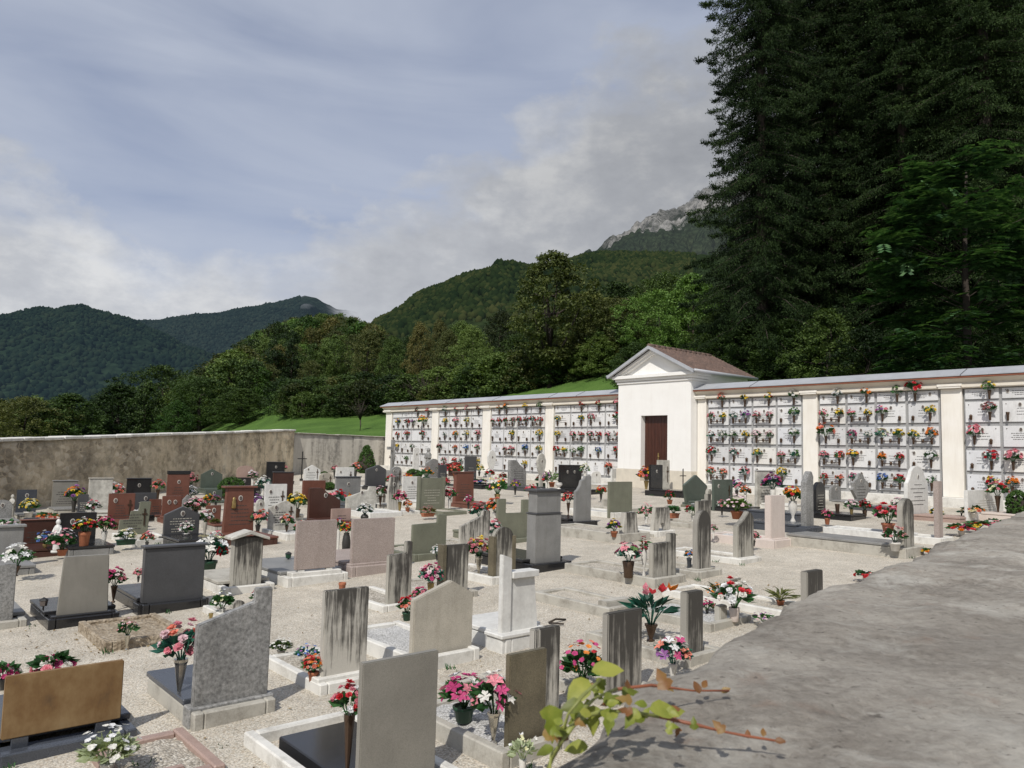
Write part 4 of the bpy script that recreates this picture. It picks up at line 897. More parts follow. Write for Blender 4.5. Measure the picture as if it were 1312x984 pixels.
# old stone wall on the left and the grey wall behind
def wall_strip(name, label, p0, p1, z0, z1, th, mat, capmat, zb=-1.2, cap=.09, cat='wall', lumpy=.03, seed=0):
    """p0 -> p1 is the inner face at the foot, z0/z1 the top height at either end"""
    d = (p1-p0); L = d.length; d.normalize(); n = Vector((d.y, -d.x, 0)); root = thing(name, label, cat, (p0.x, p0.y, 0), math.atan2(d.y, d.x))
    nx, nz = int(L/.25), 16; V = []; Q = []
    for i in range(nx+1):
        x = L*i/nx; zt = z0+(z1-z0)*x/L
        for j in range(nz+1):
            z = zb+(zt-zb)*j/nz; V.append((x, -lumpy*noise.fractal(Vector((x*1.1, z*1.3, seed)), 1, 2, 4), z))
        V.append((x, th, zt)); V.append((x, th, zb))
    m = nz+3
    for i in range(nx):
        for j in range(m-1): Q.append((i*m+j, (i+1)*m+j, (i+1)*m+j+1, i*m+j+1))
    link('wall_face', np_mesh('wall_face', np.array(V), np.array(Q), mat, smooth=True), root)
    root['kind'] = 'thing'; e = MB(); e.prism([(0, zb), (.02, zb), (.02, z0), (0, z0)], .0, th); e.prism([(L-.02, zb), (L, zb), (L, z1), (L-.02, z1)], .0, th); e.obj('wall_end', mat, root)
    c = MB(); n_ = max(3, int(L/.8)); rr = random.Random(seed)
    for k in range(n_):
        xa, xb = L*k/n_+.006, L*(k+1)/n_-.006; q = rr.uniform(-.012, .012); za, zb_ = z0+(z1-z0)*xa/L+q, z0+(z1-z0)*xb/L+q
        c.prism([(xa, za+.004), (xb, zb_+.004), (xb, zb_+cap), (xa, za+cap)], -.07-rr.random()*.03, th+.06)
    c.obj('coping', capmat, root, .015); return root
LWE = LW0-LWD*26
wall_strip('old_wall', 'old rubble and plaster wall closing the left side of the graveyard', LWE, LW1, .97, 2.95, .45, M['oldwall'], M['cementpale'], seed=3, lumpy=.07)
wall_strip('back_wall', 'plain grey weathered wall between old stone wall and burial wall', Vector((-11.75, 39.90, 0)), Vector((-6.6, 45.45, 0)), 2.83, 2.80, .3, M['backwall'], M['cement'], cap=.05, seed=5, lumpy=.015)

# ------------------------------------------------------------------ the stone coping beside the photographer, with creeper
CZ = 1.82
edge = [(560, 1300), (630, 1080), (680, 985), (706, 958), (742, 938), (790, 898), (829, 866), (868, 849), (920, 822), (1000, 772), (1040, 752), (1100, 736), (1160, 712), (1210, 690), (1312, 653), (1500, 628)]
EP = [hp(x, y, CZ) for x, y in edge]
EP = [Vector((EP[0].x-.05, -.6, CZ))]+EP
cum = [0]
for a_, b_ in zip(EP, EP[1:]): cum.append(cum[-1]+(b_-a_).length)
cd = Vector((.56, .83, 0)).normalized(); cn = Vector((cd.y, -cd.x, 0))
NU, NV = 420, 110; V = np.zeros((NU+1, NV+1, 3))
for i in range(NU+1):
    s = cum[-1]*(i/NU)**1.0; k = max(0, min(len(cum)-2, int(np.searchsorted(cum, s)-1))); f = (s-cum[k])/(cum[k+1]-cum[k]); p = EP[k].lerp(EP[k+1], f)
    for j in range(NV+1):
        if j < 12: q = p+cn*.0; dz = -.16*(1-j/12); inn = .045*math.sin(PI*.5*min(1, j/12))**.0*0; out = -.02*math.sin(PI*j/12); q = q+cn*out
        else: w_ = (j-12)/(NV-12); q = p+cn*(1.15*w_); dz = 0
        nn = noise.fractal(Vector((q.x*2.3, q.y*2.3, 4+dz*3)), 1, 2, 6)*.018+noise.fractal(Vector((q.x*13, q.y*13, 4+dz*9)), .9, 2, 5)*.0065
        e2 = noise.fractal(Vector((s*4.2, 7, dz*2)), 1, 2, 5)*.03
        rd = -.02*math.exp(-max(0, j-12)*1.15*80/(NV-12)/3) if j >= 12 else -.02
        q = q+cn*e2*max(0, 1-max(0, j-12)/30); V[i, j] = (q.x, q.y, CZ+dz+nn+rd)
idx = np.arange((NU+1)*(NV+1)).reshape(NU+1, NV+1)
Q = np.stack([idx[:-1, :-1], idx[:-1, 1:], idx[1:, 1:], idx[1:, :-1]], -1).reshape(-1, 4)
pw_ = tag(thing('parapet_wall', 'broad rough grey stone coping of the near wall the camera looks across', 'wall', (0, 0, 0)), kind='thing')
link('coping', np_mesh('coping', V.reshape(-1, 3), Q, M['coping'], smooth=True), pw_)
mb = MB(); prof = [EP[0]+cn*.06, EP[5]+cn*.05, EP[10]+cn*.08, EP[-1]+cn*.08]; mb.add([tuple(p.xy)+(-.6,) for p in prof]+[tuple((p+cn*.95).xy)+(-.6,) for p in prof]+[tuple(p.xy)+(CZ-.05,) for p in prof]+[tuple((p+cn*.95).xy)+(CZ-.05,) for p in prof],
    [(i, i+1, i+9, i+8) for i in range(3)]+[(i+4, i+12, i+13, i+5) for i in range(3)]+[(0, 8, 12, 4), (3, 7, 15, 11)]+[(8+i, 9+i, 13+i, 12+i) for i in range(3)])
mb.obj('wall_face', M['oldwall'], pw_)
vine = thing('creeper', 'green and red creeper shoots with lobed leaves crossing the near stone coping', 'creeper', hp(700, 965, CZ))
vo = vine.location
def vp(x, y, h): return hp(x, y, CZ+h)-vo
def stem(pts, r0, r1, mat):
    mb = MB(); P = [vp(*q) for q in pts]; mb.tube(P, [r_*(1.0+.25*math.sin(i*2.4)) for i, r_ in enumerate(np.linspace(r0*.68, r1*.68, len(P)))], 8); mb.obj('stem', M[mat], vine)
stem([(703, 985, .01), (708, 968, .02), (716, 957, .035), (727, 938, .05), (738, 925, .055), (752, 917, .05), (771, 912, .05), (802, 911, .045), (844, 918, .035)], .0045, .003, 'stemgreen')
stem([(844, 918, .035), (893, 929, .03), (925, 937, .022), (956, 943, .018), (1006, 951, .014)], .003, .0018, 'stemred')
stem([(738, 925, .055), (748, 908, .06), (763, 894, .055), (790, 883, .05)], .0034, .0026, 'stemgreen')
stem([(790, 883, .05), (834, 878, .04), (888, 885, .025), (934, 885, .02)], .003, .0018, 'stemred')
stem([(716, 957, .035), (722, 935, .05), (728, 915, .07), (745, 893, .085), (770, 870, .09)], .003, .002, 'stemgreen')
def leaf3(cx_, cy_, ang, L, h, mat, lobes=3, tilt=.5, curl=.3):
    """a lobed leaf lying roughly towards the viewer; ang in picture degrees from its stalk to its tip"""
    c = vp(cx_, cy_, h); s = (c+vo-CAMP).length/F*L*.86
    a_ = math.radians(ang); ax = (RTV*math.cos(a_)+UPV*math.sin(a_)).normalized(); nrm = (-_fw*.55+Vector((0, 0, 1))*tilt+RTV*_rf.uniform(-.3, .3)).normalized(); ax = (ax-nrm*(ax@nrm)).normalized(); sd_ = nrm.cross(ax)
    out = [(0, 0), (.05, .15), (.18, .36), (.34, .30), (.40, .19), (.56, .24), (.74, .13), (1, 0)] if lobes == 3 else [(0, 0), (.12, .2), (.35, .32), (.6, .28), (.82, .15), (1, 0)]
    vs = []; fs = []; n_ = len(out)
    for u, w_ in out:
        for k in (-1, -.5, 0, .5, 1):
            z = curl*(-(u-.4)**2*.8+abs(w_*k)*(.55+.5*math.sin(u*19))); vs.append(c+ax*(u-.5)*s+sd_*w_*k*s+nrm*z*s)
    for i in range(n_-1):
        for k in range(4): fs.append((i*5+k, i*5+k+1, (i+1)*5+k+1, (i+1)*5+k))
    mb = MB(); mb.add(vs, fs, 0, True); mb.obj('leaf', M[mat], vine)
for a_ in [(779, 858, 8, 46, .09, 'vineleaf', 2, .9), (741, 886, 235, 48, .075, 'vineleaf', 2, .5), (707, 928, 262, 50, .05, 'vineleaf', 3, .3), (733, 905, 195, 34, .07, 'vineleaf', 2, .5), (760, 924, 268, 40, .04, 'vineleaf', 3, .2), (780, 925, 262, 36, .045, 'vineleaf', 3, .3), (808, 921, 245, 32, .045, 'vineleaf', 3, .4), (790, 897, 15, 38, .06, 'vineleaf', 3, .9), (808, 887, 20, 26, .055, 'vineleaf', 3, .7), (852, 910, 5, 44, .05, 'vineleaf', 2, .8), (889, 926, 100, 18, .035, 'vineleaf', 3, .3), (738, 958, 190, 34, .02, 'vineleaf', 2, .8), (698, 962, 215, 26, .02, 'vineleaf', 2, .9), (722, 940, 245, 26, .045, 'vineleaf', 2, .6), (772, 876, 60, 22, .07, 'vineleaf', 3, .6),
           (848, 869, 120, 34, .05, 'vinered', 3, .4), (856, 880, 320, 22, .03, 'vinered', 3, .5), (804, 878, 70, 20, .06, 'vinered', 3, .5), (893, 880, 100, 18, .03, 'vinered', 2, .4), (903, 876, 60, 14, .03, 'vinered', 2, .5), (920, 930, 130, 22, .035, 'vinered', 3, .4), (958, 940, 100, 12, .02, 'vinered', 2, .5), (978, 938, 80, 12, .02, 'vinered', 2, .5), (930, 884, 20, 14, .02, 'vinered', 2, .5), (1000, 949, 350, 14, .02, 'vinered', 2, .5), (868, 938, 260, 14, .01, 'vinered', 3, .6)]:
    leaf3(*a_)
for k in range(34):
    q = _rf.random(); bx_, by_ = _rf.choice([(712, 950), (728, 928), (745, 915), (765, 905), (790, 905), (815, 908), (745, 890), (770, 882), (835, 880), (870, 922)])
    leaf3(bx_+_rf.uniform(-14, 14), by_+_rf.uniform(-12, 12), _rf.uniform(0, 360), _rf.uniform(12, 26), .03+.04*_rf.random(), _rf.choice(['vineleaf', 'vineleaf', 'vineleaf', 'vinered']), _rf.choice([2, 3]), _rf.uniform(.2, .9))
# ------------------------------------------------------------------ graves
def arc(cx_, cz_, rx, rz, a0, a1, n): return [(cx_+rx*math.cos(math.radians(a0+(a1-a0)*k/n)), cz_+rz*math.sin(math.radians(a0+(a1-a0)*k/n))) for k in range(n+1)]
SH = {'rect': [(0, 0), (1, 0), (1, 1), (0, 1)], 'trap': [(-.0, 0), (1, 0), (.95, 1), (.07, 1)], 'slant': [(0, 0), (1, 0), (1, 1), (.0, .86)], 'gable': [(0, 0), (1, 0), (1, .80), (.62, 1), (0, .80)],
      'peak': [(0, 0), (1, 0), (1, .76), (.5, 1), (0, .76)], 'slantstep': [(0, 0), (1, 0), (1, 1), (.77, 1), (.77, .88), (0, .72)], 'stepR': [(0, 0), (1, 0), (1, 1), (.74, 1), (.74, .82), (0, .80)],
      'arch': [(0, 0), (1, 0)]+arc(.5, .78, .5, .22, 0, 180, 10), 'round': [(.12, 0), (.88, 0), (1, .1), (1, .72)]+arc(.5, .74, .5, .26, 0, 180, 10)+[(0, .1)], 'ogee': [(0, 0), (1, 0), (1, .66), (.93, .70), (.86, .78)]+arc(.5, .80, .33, .20, 10, 170, 8)+[(.14, .78), (.07, .70), (0, .66)],
      'curve': [(0, 0), (1, 0), (1, 1), (.62, 1), (.52, .93), (.36, .90), (.30, .80), (.14, .70), (0, .66)], 'swoop': [(0, 0), (1, 0), (1, .86), (.86, .97), (.68, 1), (.55, .92), (.3, .80), (0, .70)], 'steps': [(0, 0), (.92, 0), (1, 1), (.66, 1), (.62, .74), (.38, .74), (.34, .50), (.04, .50)],
      'twin': [(0, 0), (1, 0), (1, .97), (.80, .97), (.80, .68), (.24, .68), (.24, 1), (0, 1)], 'risestep': [(0, 0), (1, 0), (1, 1), (.76, 1), (.74, .88), (0, .62)], 'coffin': [(.12, 0), (.86, 0), (1, .64), (.52, 1), (0, .66)], 'legs': [(0, 0), (.2, 0)]+arc(.5, .0, .2, .42, 180, 0, 8)[1:-1]+[(.8, 0), (1, 0), (.9, 1), (.14, 1)],
      'rough': [(0, 0), (1, 0), (.96, .5), (1, .9), (.8, .99), (.6, 1), (.3, .90), (.04, .80), (.02, .4)], 'wavy': [(.1, 0), (.95, 0), (1, .5), (.92, 1), (.2, .97), (.05, .6)], 'lean': [(.0, 0), (1, 0), (.82, 1), (.16, 1)],
      'ramp': [(0, 0), (1, 0), (.80, 1), (0, 1)], 'scroll': [(0, 0), (1, 0), (1, .62), (.86, .72), (.6, .84), (.38, 1), (0, 1)], 'ornate': [(.22, 0), (.78, 0), (.75, .3), (1, .55), (.92, .62), (.94, .74), (.72, .84), (.62, .97), (.5, 1), (.38, .97), (.28, .84), (.06, .74), (.08, .62), (0, .55), (.25, .3)],
      'pillar': [(.05, 0), (.95, 0), (.92, .94), (.75, 1), (.15, .99), (.08, .93)], 'paddle': [(.3, 0), (.7, 0), (.66, .4), (.95, .62), (1, .8), (.82, .95), (.5, 1), (.18, .95), (0, .8), (.05, .62), (.34, .4)]}
GRAVES = []
def grave(label, x0, x1, yt, yb, ori, shape, mat, t=.09, plinth=None, kerb=None, cover=None, marks='', cap=None, feet=0, jit=0, ink='ink', name='grave', cat='grave', side=None, group=None):
    xm = (x0+x1)/2; p = gp(xm, yb); s = F/p.y; q = p.x/p.y
    wf, tf = AV.x-AV.y*q, abs(DV.x-DV.y*q); w = max(.12, ((x1-x0)/s-t*tf)/wf); H = (yb-yt)/s
    g = thing(name, label, cat, p, YAW+jit, group); hb = 0
    if plinth:
        e, hh, pm = plinth; m = MB(); m.box(-w/2-e, w/2+e, -t/2-e*.8, t/2+e*.9, -.12, hh); m.obj('plinth', M[pm], g, .008); hb = hh
    if feet:
        for k in (-.35, .35): m = MB(); m.box(w*k-.05, w*k+.05, -t*.4, t*.4, hb-.004, hb+feet); m.obj('foot', M[plinth[2] if plinth else mat], g, .004)
        hb += feet
    hs = H-hb-(cap[1] if cap else 0)
    poly = [((u-.5)*w, hb-(0 if feet else .02)+v*(hs+(0 if feet else .02))) for u, v in SH[shape]]
    m = MB(); m.prism(poly, -t/2, t/2); st = m.obj('headstone', M[mat], g, min(.009, t*.12), 2)
    if cap: m = MB(); m.box(-w/2-cap[0], w/2+cap[0], -t/2-cap[0], t/2+cap[0], H-cap[1]+.001, H); m.obj('cap', M[cap[2]], g, .006)
    if side:    # a wooden-brown or green upright board along one edge
        for sg in side[1]: m = MB(); m.box(sg*w/2-.03, sg*w/2+.03, -t/2-.02, t/2+.02, hb, hb+hs*side[2]); m.obj('side_panel', M[side[0]], g, .004)
    if marks:
        y = -t/2; z1 = hb+hs*.62
        if 't' in marks: dash_rows(_rw, w*(.6 if 'c' in marks else .72), hb+hs*.22, z1, max(2, min(6, int(hs/.09))), y, -w*.08 if 'c' in marks else 0, .016).obj('lettering', M[ink], g)
        if 'p' in marks:
            m = MB(); c = (-w*.26 if 'c' in marks else 0, hb+hs*.78); m.disc(c, .042, .056, y, .012, 12, 0); m.disc(c, .031, .044, y-.012, .004, 12, 1); m.obj('portrait', [M['porcelain'], M['photo']], g)
        if 'P' in marks:
            for k in (-.16, .16): m = MB(); c = (w*k, hb+hs*.76); m.disc(c, .042, .056, y, .012, 12, 0); m.disc(c, .031, .044, y-.012, .004, 12, 1); m.obj('portrait', [M['porcelain'], M['photo']], g)
        if 'c' in marks: m = MB(); cx_ = w*.30; m.box(cx_-.012, cx_+.012, y-.015, y+.002, hb+hs*.30, hb+hs*.80); m.box(cx_-.05, cx_+.05, y-.016, y+.002, hb+hs*.62, hb+hs*.66); m.obj('cross', M['bronze'], g)
        if 'g' in marks: m = MB(); m.lathe([(.015, 0), (.05, .03), (.04, .1), (.045, .14), (.03, .17), (.035, .21), (.01, .24)], (-w*.22, y-.02, hb+hs*.55), 10, sy=.5); m.obj('relief_figure', M['gold'], g)
    if kerb:
        L, kw, kh, km = kerb; kh = kh+.02; kw = kw or w*1.25; b_ = .075
        ya, yb_ = (-t/2-.1, L) if ori == 'B' else (-L, t/2+.1)
        m = MB()
        m.box(-kw/2, -kw/2+b_, ya, yb_, -.15, kh); m.box(kw/2-b_, kw/2, ya, yb_, -.15, kh+.003)
        m.box(-kw/2+b_+.002, kw/2-b_-.002, yb_-b_, yb_, -.15, kh-.004); m.box(-kw/2+b_+.002, kw/2-b_-.002, ya, ya+b_, -.15, kh-.002)
        m.obj('kerb', M[km], g, .01)
        if cover:
            c = MB(); ck, cm = cover
            if ck == 'inset': c.box(-kw/2+.13, kw/2-.13, ya+.2, yb_-.28, -.05, kh+.02); c.obj('slab', M[cm], g, .008)
            elif ck == 'slab': c.box(-kw/2-.01, kw/2+.01, ya+.22 if ori == 'B' else ya-.01, yb_+.01 if ori == 'B' else yb_-.22, kh+.005, kh+.05); c.obj('slab', M[cm], g, .008)
            else:
                n_ = 10; vs = [(-kw/2+b_*.8+(kw-1.6*b_)*i/n_, ya+b_*.8+(yb_-ya-1.6*b_)*j/n_, kh-.035+.02*noise.noise(Vector((i*.7+p.x, j*.7, p.y)))) for i in range(n_+1) for j in range(n_+1)]
                c.add(vs, [(i*(n_+1)+j, (i+1)*(n_+1)+j, (i+1)*(n_+1)+j+1, i*(n_+1)+j+1) for i in range(n_) for j in range(n_)], 0, True); c.obj('gravel_fill' if ck != 'soil' else 'soil_fill', M[cm], g)
    GRAVES.append(g); return g
K = lambda L=1.35, w=None, h=.10, m='cement': (L, w, h, m)
# nearest rows: we see the backs of the stones, each grave running away to the far left
grave('low rust brown slab on short feet, bottom left corner of graveyard', 5, 152, 862, 958, 'B', 'rect', 'rust', .05, (.05, .06, 'blue'), (1.1, None, .05, 'blue'), ('slab', 'blue'), feet=.07)
g = grave('mottled grey stone rising in a slant and step above a dark slab', 246, 341, 764, 918, 'B', 'slantstep', 'mottled', .07, (.04, .13, 'mottled'), (1.0, .62, .09, 'cement'), ('slab', 'blue'))
grave('square streaked stone, black above and pale below, near white gravel grave', 409, 468, 760, 878, 'B', 'rect', 'stainlight', .06, (.06, .11, 'cementpale'), (1.0, .55, .06, 'cementpale'), ('soil', 'gravelbed'))
grave('beige gable topped stone with a bed of white marble chips behind', 525, 604, 749, 850, 'B', 'gable', 'beige', .07, (.04, .08, 'cementpale'), (1.3, .72, .10, 'cementpale'), ('chips', 'chips'))
grave('largest plain grey granite back, cut by bottom edge of view', 457, 556, 852, 1016, 'B', 'rect', 'greywarm', .05, (.03, .05, 'black'), (1.3, .82, .055, 'cementpale'), ('inset', 'black'))
grave('brown olive granite stone beside two bouquets on white chips', 646, 698, 842, 965, 'B', 'rect', 'brownolive', .05, (.05, .07, 'cement'), (1.0, .62, .09, 'cement'), ('chips', 'chips'))
grave('pale streaked stone standing just behind the brown olive one', 676, 716, 810, 925, 'B', 'rect', 'stainlight', .07, None, (1.0, .5, .07, 'cement'), ('soil', 'gravelbed'))
grave('wide black streaked stone above the creeper on the coping', 771, 822, 788, 893, 'B', 'rect', 'staindark', .07, None, (.95, .55, .06, 'cement'), ('soil', 'gravelbed'))
grave('narrow black streaked stone at the coping beside violet white flowers', 871, 901, 761, 845, 'B', 'rect', 'staindark', .09, None, (1.1, .6, .07, 'cement'), ('soil', 'gravelbed'))
grave('short black streaked stump of stone half hidden by the coping', 1026, 1055, 733, 790, 'B', 'rect', 'staindark', .09, None, (1.9, .7, .05, 'cementpale'), ('soil', 'gravel'))
grave('white gravelled grave with red and white flowers, edged by spiky plants', 915, 932, 776, 800, 'B', 'rect', 'cement', .08, None, (1.0, .8, .06, 'cement'), ('chips', 'chips'))
grave('grey streaked arch stone with low grey cover slab beside coping', 1150, 1172, 640, 712, 'B', 'arch', 'stain', .10, (.05, .13, 'cement'), (2.0, .75, .14, 'cement'), ('slab', 'grey'))
grave('slim rosy grey pillar stone on white kerb by the coping', 1197, 1209, 618, 696, 'B', 'rect', 'rosy', .10, None, (1.7, .6, .10, 'cementpale'), ('chips', 'chips'))
grave('low white kerbed grave without a stone, above the grey cover slab', 1150, 1166, 676, 692, 'B', 'rect', 'cementpale', .12, None, (1.5, .6, .12, 'white'), ('chips', 'chips'))
grave('tall black streaked stone with slightly rounded top and small blue flowers', 887, 911, 656, 738, 'B', 'arch', 'staindark', .10, (.05, .12, 'cement'), (1.3, .62, .08, 'cement'), ('soil', 'gravelbed'))
grave('streaked stone with swooping top and white edge, right of tallest streaked one', 939, 966, 657, 720, 'B', 'swoop', 'stain', .10, (.06, .09, 'cementpale'), (1.4, .62, .06, 'cementpale'), ('soil', 'gravelbed'))
grave('pale pink marble block on a stepped pink base', 980, 1006, 636, 700, 'B', 'rect', 'pinkwhite', .13, (.07, .16, 'pinkwhite'), (1.3, .66, .12, 'pinkwhite'), ('chips', 'chips'))
grave('tall rough hewn grey stone on dark blue granite base', 1026, 1043, 605, 682, 'B', 'rough', 'mottled', .13, (.09, .14, 'blue'), (1.3, .7, .10, 'blue'), ('slab', 'blue'))
grave('narrow grey streaked stone behind white red flowers', 890, 911, 634, 676, 'B', 'stepR', 'stain', .10, None, (1.2, .6, .07, 'cement'), ('soil', 'gravelbed'))
grave('broad streaked stone with raised right end beside red gladiolus', 831, 866, 686, 748, 'B', 'stepR', 'stain', .09, (.04, .09, 'cement'), (1.6, .72, .10, 'cement'), ('soil', 'gravelbed'))
grave('gravel grave with only a low stone block at its near end', 766, 810, 768, 784, 'B', 'rect', 'cement', .14, None, (1.15, .6, .08, 'cement'), ('soil', 'gravel'))
grave('small open legged streaked stone by the terracotta pot', 832, 860, 651, 686, 'B', 'legs', 'stainlight', .10, (.04, .05, 'cement'), (1.2, .6, .09, 'cementpale'), ('chips', 'chips'))
grave('white book shaped stone with two dark streaks and yellow flowers', 792, 819, 657, 693, 'B', 'lean', 'stainlight', .14, (.03, .03, 'cement'), (1.9, .9, .15, 'cement'), ('soil', 'gravelbed'))
grave('olive brown two leaf stone with a seam down the middle', 778, 810, 618, 662, 'B', 'rect', 'olive', .08, None, (1.5, .8, .10, 'cementpale'), ('chips', 'chips'))
grave('grey stone with one curved stepped shoulder on black base', 734, 757, 611, 674, 'B', 'curve', 'grey', .09, (.10, .12, 'black'), (1.2, .75, .10, 'black'), ('slab', 'black'))
g = grave('tall grey two part monument with black cap on black plinth', 674, 718, 660, 729, 'B', 'rect', 'grey', .22, (.12, .12, 'black'), (1.2, .85, .10, 'black'), ('slab', 'black'))
st_ = [c for c in g.children if c.name.startswith('headstone')][0]; xr_ = max(v.co.x for v in st_.data.vertices); z_ = (729-660)*g.location.y/F; zt_ = (729-632)*g.location.y/F
m = MB(); m.box(-xr_-.012, xr_+.012, -.122, .122, z_+.001, z_+.02); m.obj('joint_band', M['darkgrey'], g, .004)
m = MB(); m.box(-xr_+.015, xr_-.01, -.10, .10, z_+.0205, zt_); m.obj('upper_block', M['grey'], g, .006)
m = MB(); m.box(-xr_-.03, xr_+.03, -.14, .14, zt_+.001, zt_+.04); m.obj('cap', M['darkgrey'], g, .006)
grave('olive green stone with two upright ends around lower middle', 635, 677, 640, 695, 'B', 'twin', 'olive', .08, None, (1.4, .8, .07, 'olive'), ('slab', 'olive'))
grave('grey streaked stone climbing to the right, with wilted red white flowers', 587, 627, 656, 708, 'B', 'risestep', 'stainlight', .08, (.07, .06, 'cementpale'), (1.2, .75, .09, 'cement'), ('soil', 'gravelbed'))
grave('plain olive green stone with taller strip on right', 526, 571, 661, 716, 'B', 'stepR', 'olive', .07, None, (1.2, .75, .09, 'olive'), ('soil', 'gravelbed'))
grave('rosy speckled granite stone on matching stepped base', 448, 504, 666, 734, 'B', 'rect', 'rosy', .08, (.05, .17, 'rosy'), (1.4, .85, .12, 'rosy'), ('slab', 'rosy'))
grave('speckled rosy granite stone standing on small feet over concrete', 376, 429, 669, 746, 'B', 'rect', 'rosy', .07, (.07, .17, 'cementpale'), (1.5, .95, .10, 'cementpale'), ('slab', 'grey'), feet=.025)
grave('streaked stone with a round topped pillar at right, near crimson bouquet', 493, 526, 697, 778, 'B', 'stepR', 'stain', .08, (.04, .06, 'cement'), (1.1, .6, .05, 'cementpale'), ('soil', 'gravelbed'))
grave('streaked stone with olive board along left edge', 563, 599, 700, 766, 'B', 'rect', 'stain', .08, None, (1.1, .6, .07, 'cement'), ('soil', 'gravelbed'), side=('brownolive', (-1,), 1.02))
grave('streaked round arched stone between two olive uprights', 628, 657, 677, 745, 'B', 'arch', 'stain', .08, (.05, .07, 'cementpale'), (1.1, .6, .08, 'cementpale'), ('soil', 'gravelbed'), side=('brownolive', (-1, 1), .82))
# white obelisk monument
g = grave('white tapering monument with a slim pillar at its left', 648, 690, 735, 826, 'B', 'ramp', 'white', .06, None, (.75, .66, .10, 'white'), ('slab', 'white'), name='grave_monument')
m = MB(); p0 = g.location; sc_ = p0.y/F; hh = (826-680)*sc_; xl = min(v.co.x for v in g.children[0].data.vertices); xr = max(v.co.x for v in g.children[0].data.vertices); hh = (826-712)*sc_
m.prism([(xl-.125, .125), (xl-.003, .125), (xl-.003, hh*.955), (xl-.125, hh)], -.055, .005); m.obj('pillar', M['white'], g, .006, 2)
m = MB(); m.prism([(xl, (826-742)*sc_), (xl+(xr-xl)*.87, (826-742)*sc_), (xl+(xr-xl)*.87, (826-734)*sc_), (xl, (826-734)*sc_)], -.075, .075); m.obj('cap', M['white'], g, .005)
m = MB(); m.box(xl-.17, xr+.03, -.12, .12, -.12, .12); m.obj('plinth', M['white'], g, .008)
m = MB(); m.box(xl-.19, xr+.05, -.14, .14, .1225, .165); m.obj('moulding', M['white'], g, .01)
grave('dark grey capped stone on wide black base, left of centre', 180, 259, 700, 780, 'B', 'rect', 'darkgrey', .12, (.06, .11, 'black'), (1.1, .75, .09, 'black'), ('slab', 'black'), cap=(.025, .03, 'darkgrey'))
grave('light grey tapered stone on black base with iron lantern', 72, 137, 715, 798, 'B', 'trap', 'greywarm', .08, (.07, .12, 'black'), (.95, .72, .08, 'black'), ('slab', 'black'))
grave('pale grey stone cut off by the left border of view', -46, 15, 727, 806, 'B', 'rect', 'mottled', .07, (.05, .08, 'cement'), (1.1, .7, .07, 'cement'), ('slab', 'grey'))
g = grave('weathered streaked stone with an open stone book on top', 293, 334, 690, 757, 'B', 'rect', 'stain', .16, (.05, .06, 'cement'), (1.1, .7, .08, 'cementpale'), ('slab', 'cement'))
m = MB(); hh = (757-684)*g.location.y/F; m.prism([(-.27, hh-.09), (0, hh-.02), (.27, hh-.11), (.27, hh-.07), (0, hh+.03), (-.27, hh-.05)], -.13, .13); m.obj('stone_book', M['offwhite'], g, .006)
grave('tiny white scallop edged stone behind the mottled slanted one', 296, 313, 770, 792, 'B', 'arch', 'stainlight', .05, None, (.6, .4, .05, 'cementpale'), ('soil', 'gravelbed'))
# left half and far rows: fronts of the stones, graves coming towards us
FK = lambda L, w=None, h=.09, m='cement': (L, w, h, m)
grave('black polished stone with two portraits, flowers and white statue before it', 74, 121, 658, 703, 'F', 'rect', 'black', .07, None, (1.2, .72, .11, 'grey'), ('slab', 'black'), 'P', ink='inkgold')
grave('dark slate grey stone with small portrait near the old wall', 19, 45, 628, 664, 'F', 'rect', 'blue', .07, (.03, .05, 'grey'), FK(.8), ('slab', 'grey'), 'p')
grave('grey framed stone niche with plaque and violet bouquet by old wall', 65, 97, 616, 656, 'F', 'rect', 'greywarm', .10, (.05, .06, 'grey'), FK(.9), ('slab', 'grey'), 't', cap=(.02, .025, 'grey'))
grave('white streaked tablet under a thin cap at the old wall', 111, 142, 613, 660, 'F', 'rect', 'offwhite', .10, None, FK(.8, None, .08, 'cementpale'), ('slab', 'offwhite'), cap=(.02, .025, 'cement'))
grave('black glossy capped stone beside the streaked white tablet', 160, 192, 613, 652, 'F', 'rect', 'black', .08, None, FK(.9, None, .08, 'darkgrey'), ('slab', 'black'), 'p', cap=(.02, .02, 'darkgrey'), ink='inkgold')
grave('black stone with pale lettering in front of the glossy capped one', 170, 199, 632, 664, 'F', 'rect', 'darkgrey', .07, None, FK(.8, None, .08, 'black'), ('slab', 'black'), 'tp', ink='inkgold')
grave('red brown granite stone with cross bar, left of stepped olive stone', 137, 171, 633, 673, 'F', 'rect', 'red', .08, None, FK(.9, None, .09, 'red'), ('slab', 'red'), 'tpc')
grave('olive stone in three rising steps with a small cross', 150, 191, 644, 690, 'F', 'steps', 'olive', .08, (.03, .05, 'olive'), FK(1.3, .75, .10, 'cementpale'), ('soil', 'gravelbed'), 'tc')
grave('dark red low stone at left between grey table and black double portrait', 24, 73, 666, 706, 'F', 'rect', 'darkred', .10, None, FK(.9, None, .08, 'darkred'), ('slab', 'darkred'), 't', cap=(.02, .02, 'red'))
grave('grey table shaped stone at the left border with white flowers on it', -14, 27, 674, 728, 'F', 'rect', 'grey', .12, None, FK(.9, None, .08, 'grey'), ('slab', 'grey'), '', cap=(.03, .04, 'grey'))
grave('weathered grey stone at left border behind a small statue', -12, 14, 641, 672, 'F', 'arch', 'mottled', .08, None, FK(.8), ('slab', 'grey'), 'p')
grave('red brown stone with two portraits right of black lettered stone', 206, 231, 636, 668, 'F', 'rect', 'red', .08, None, FK(1.0, None, .08, 'red'), ('slab', 'red'), 'P')
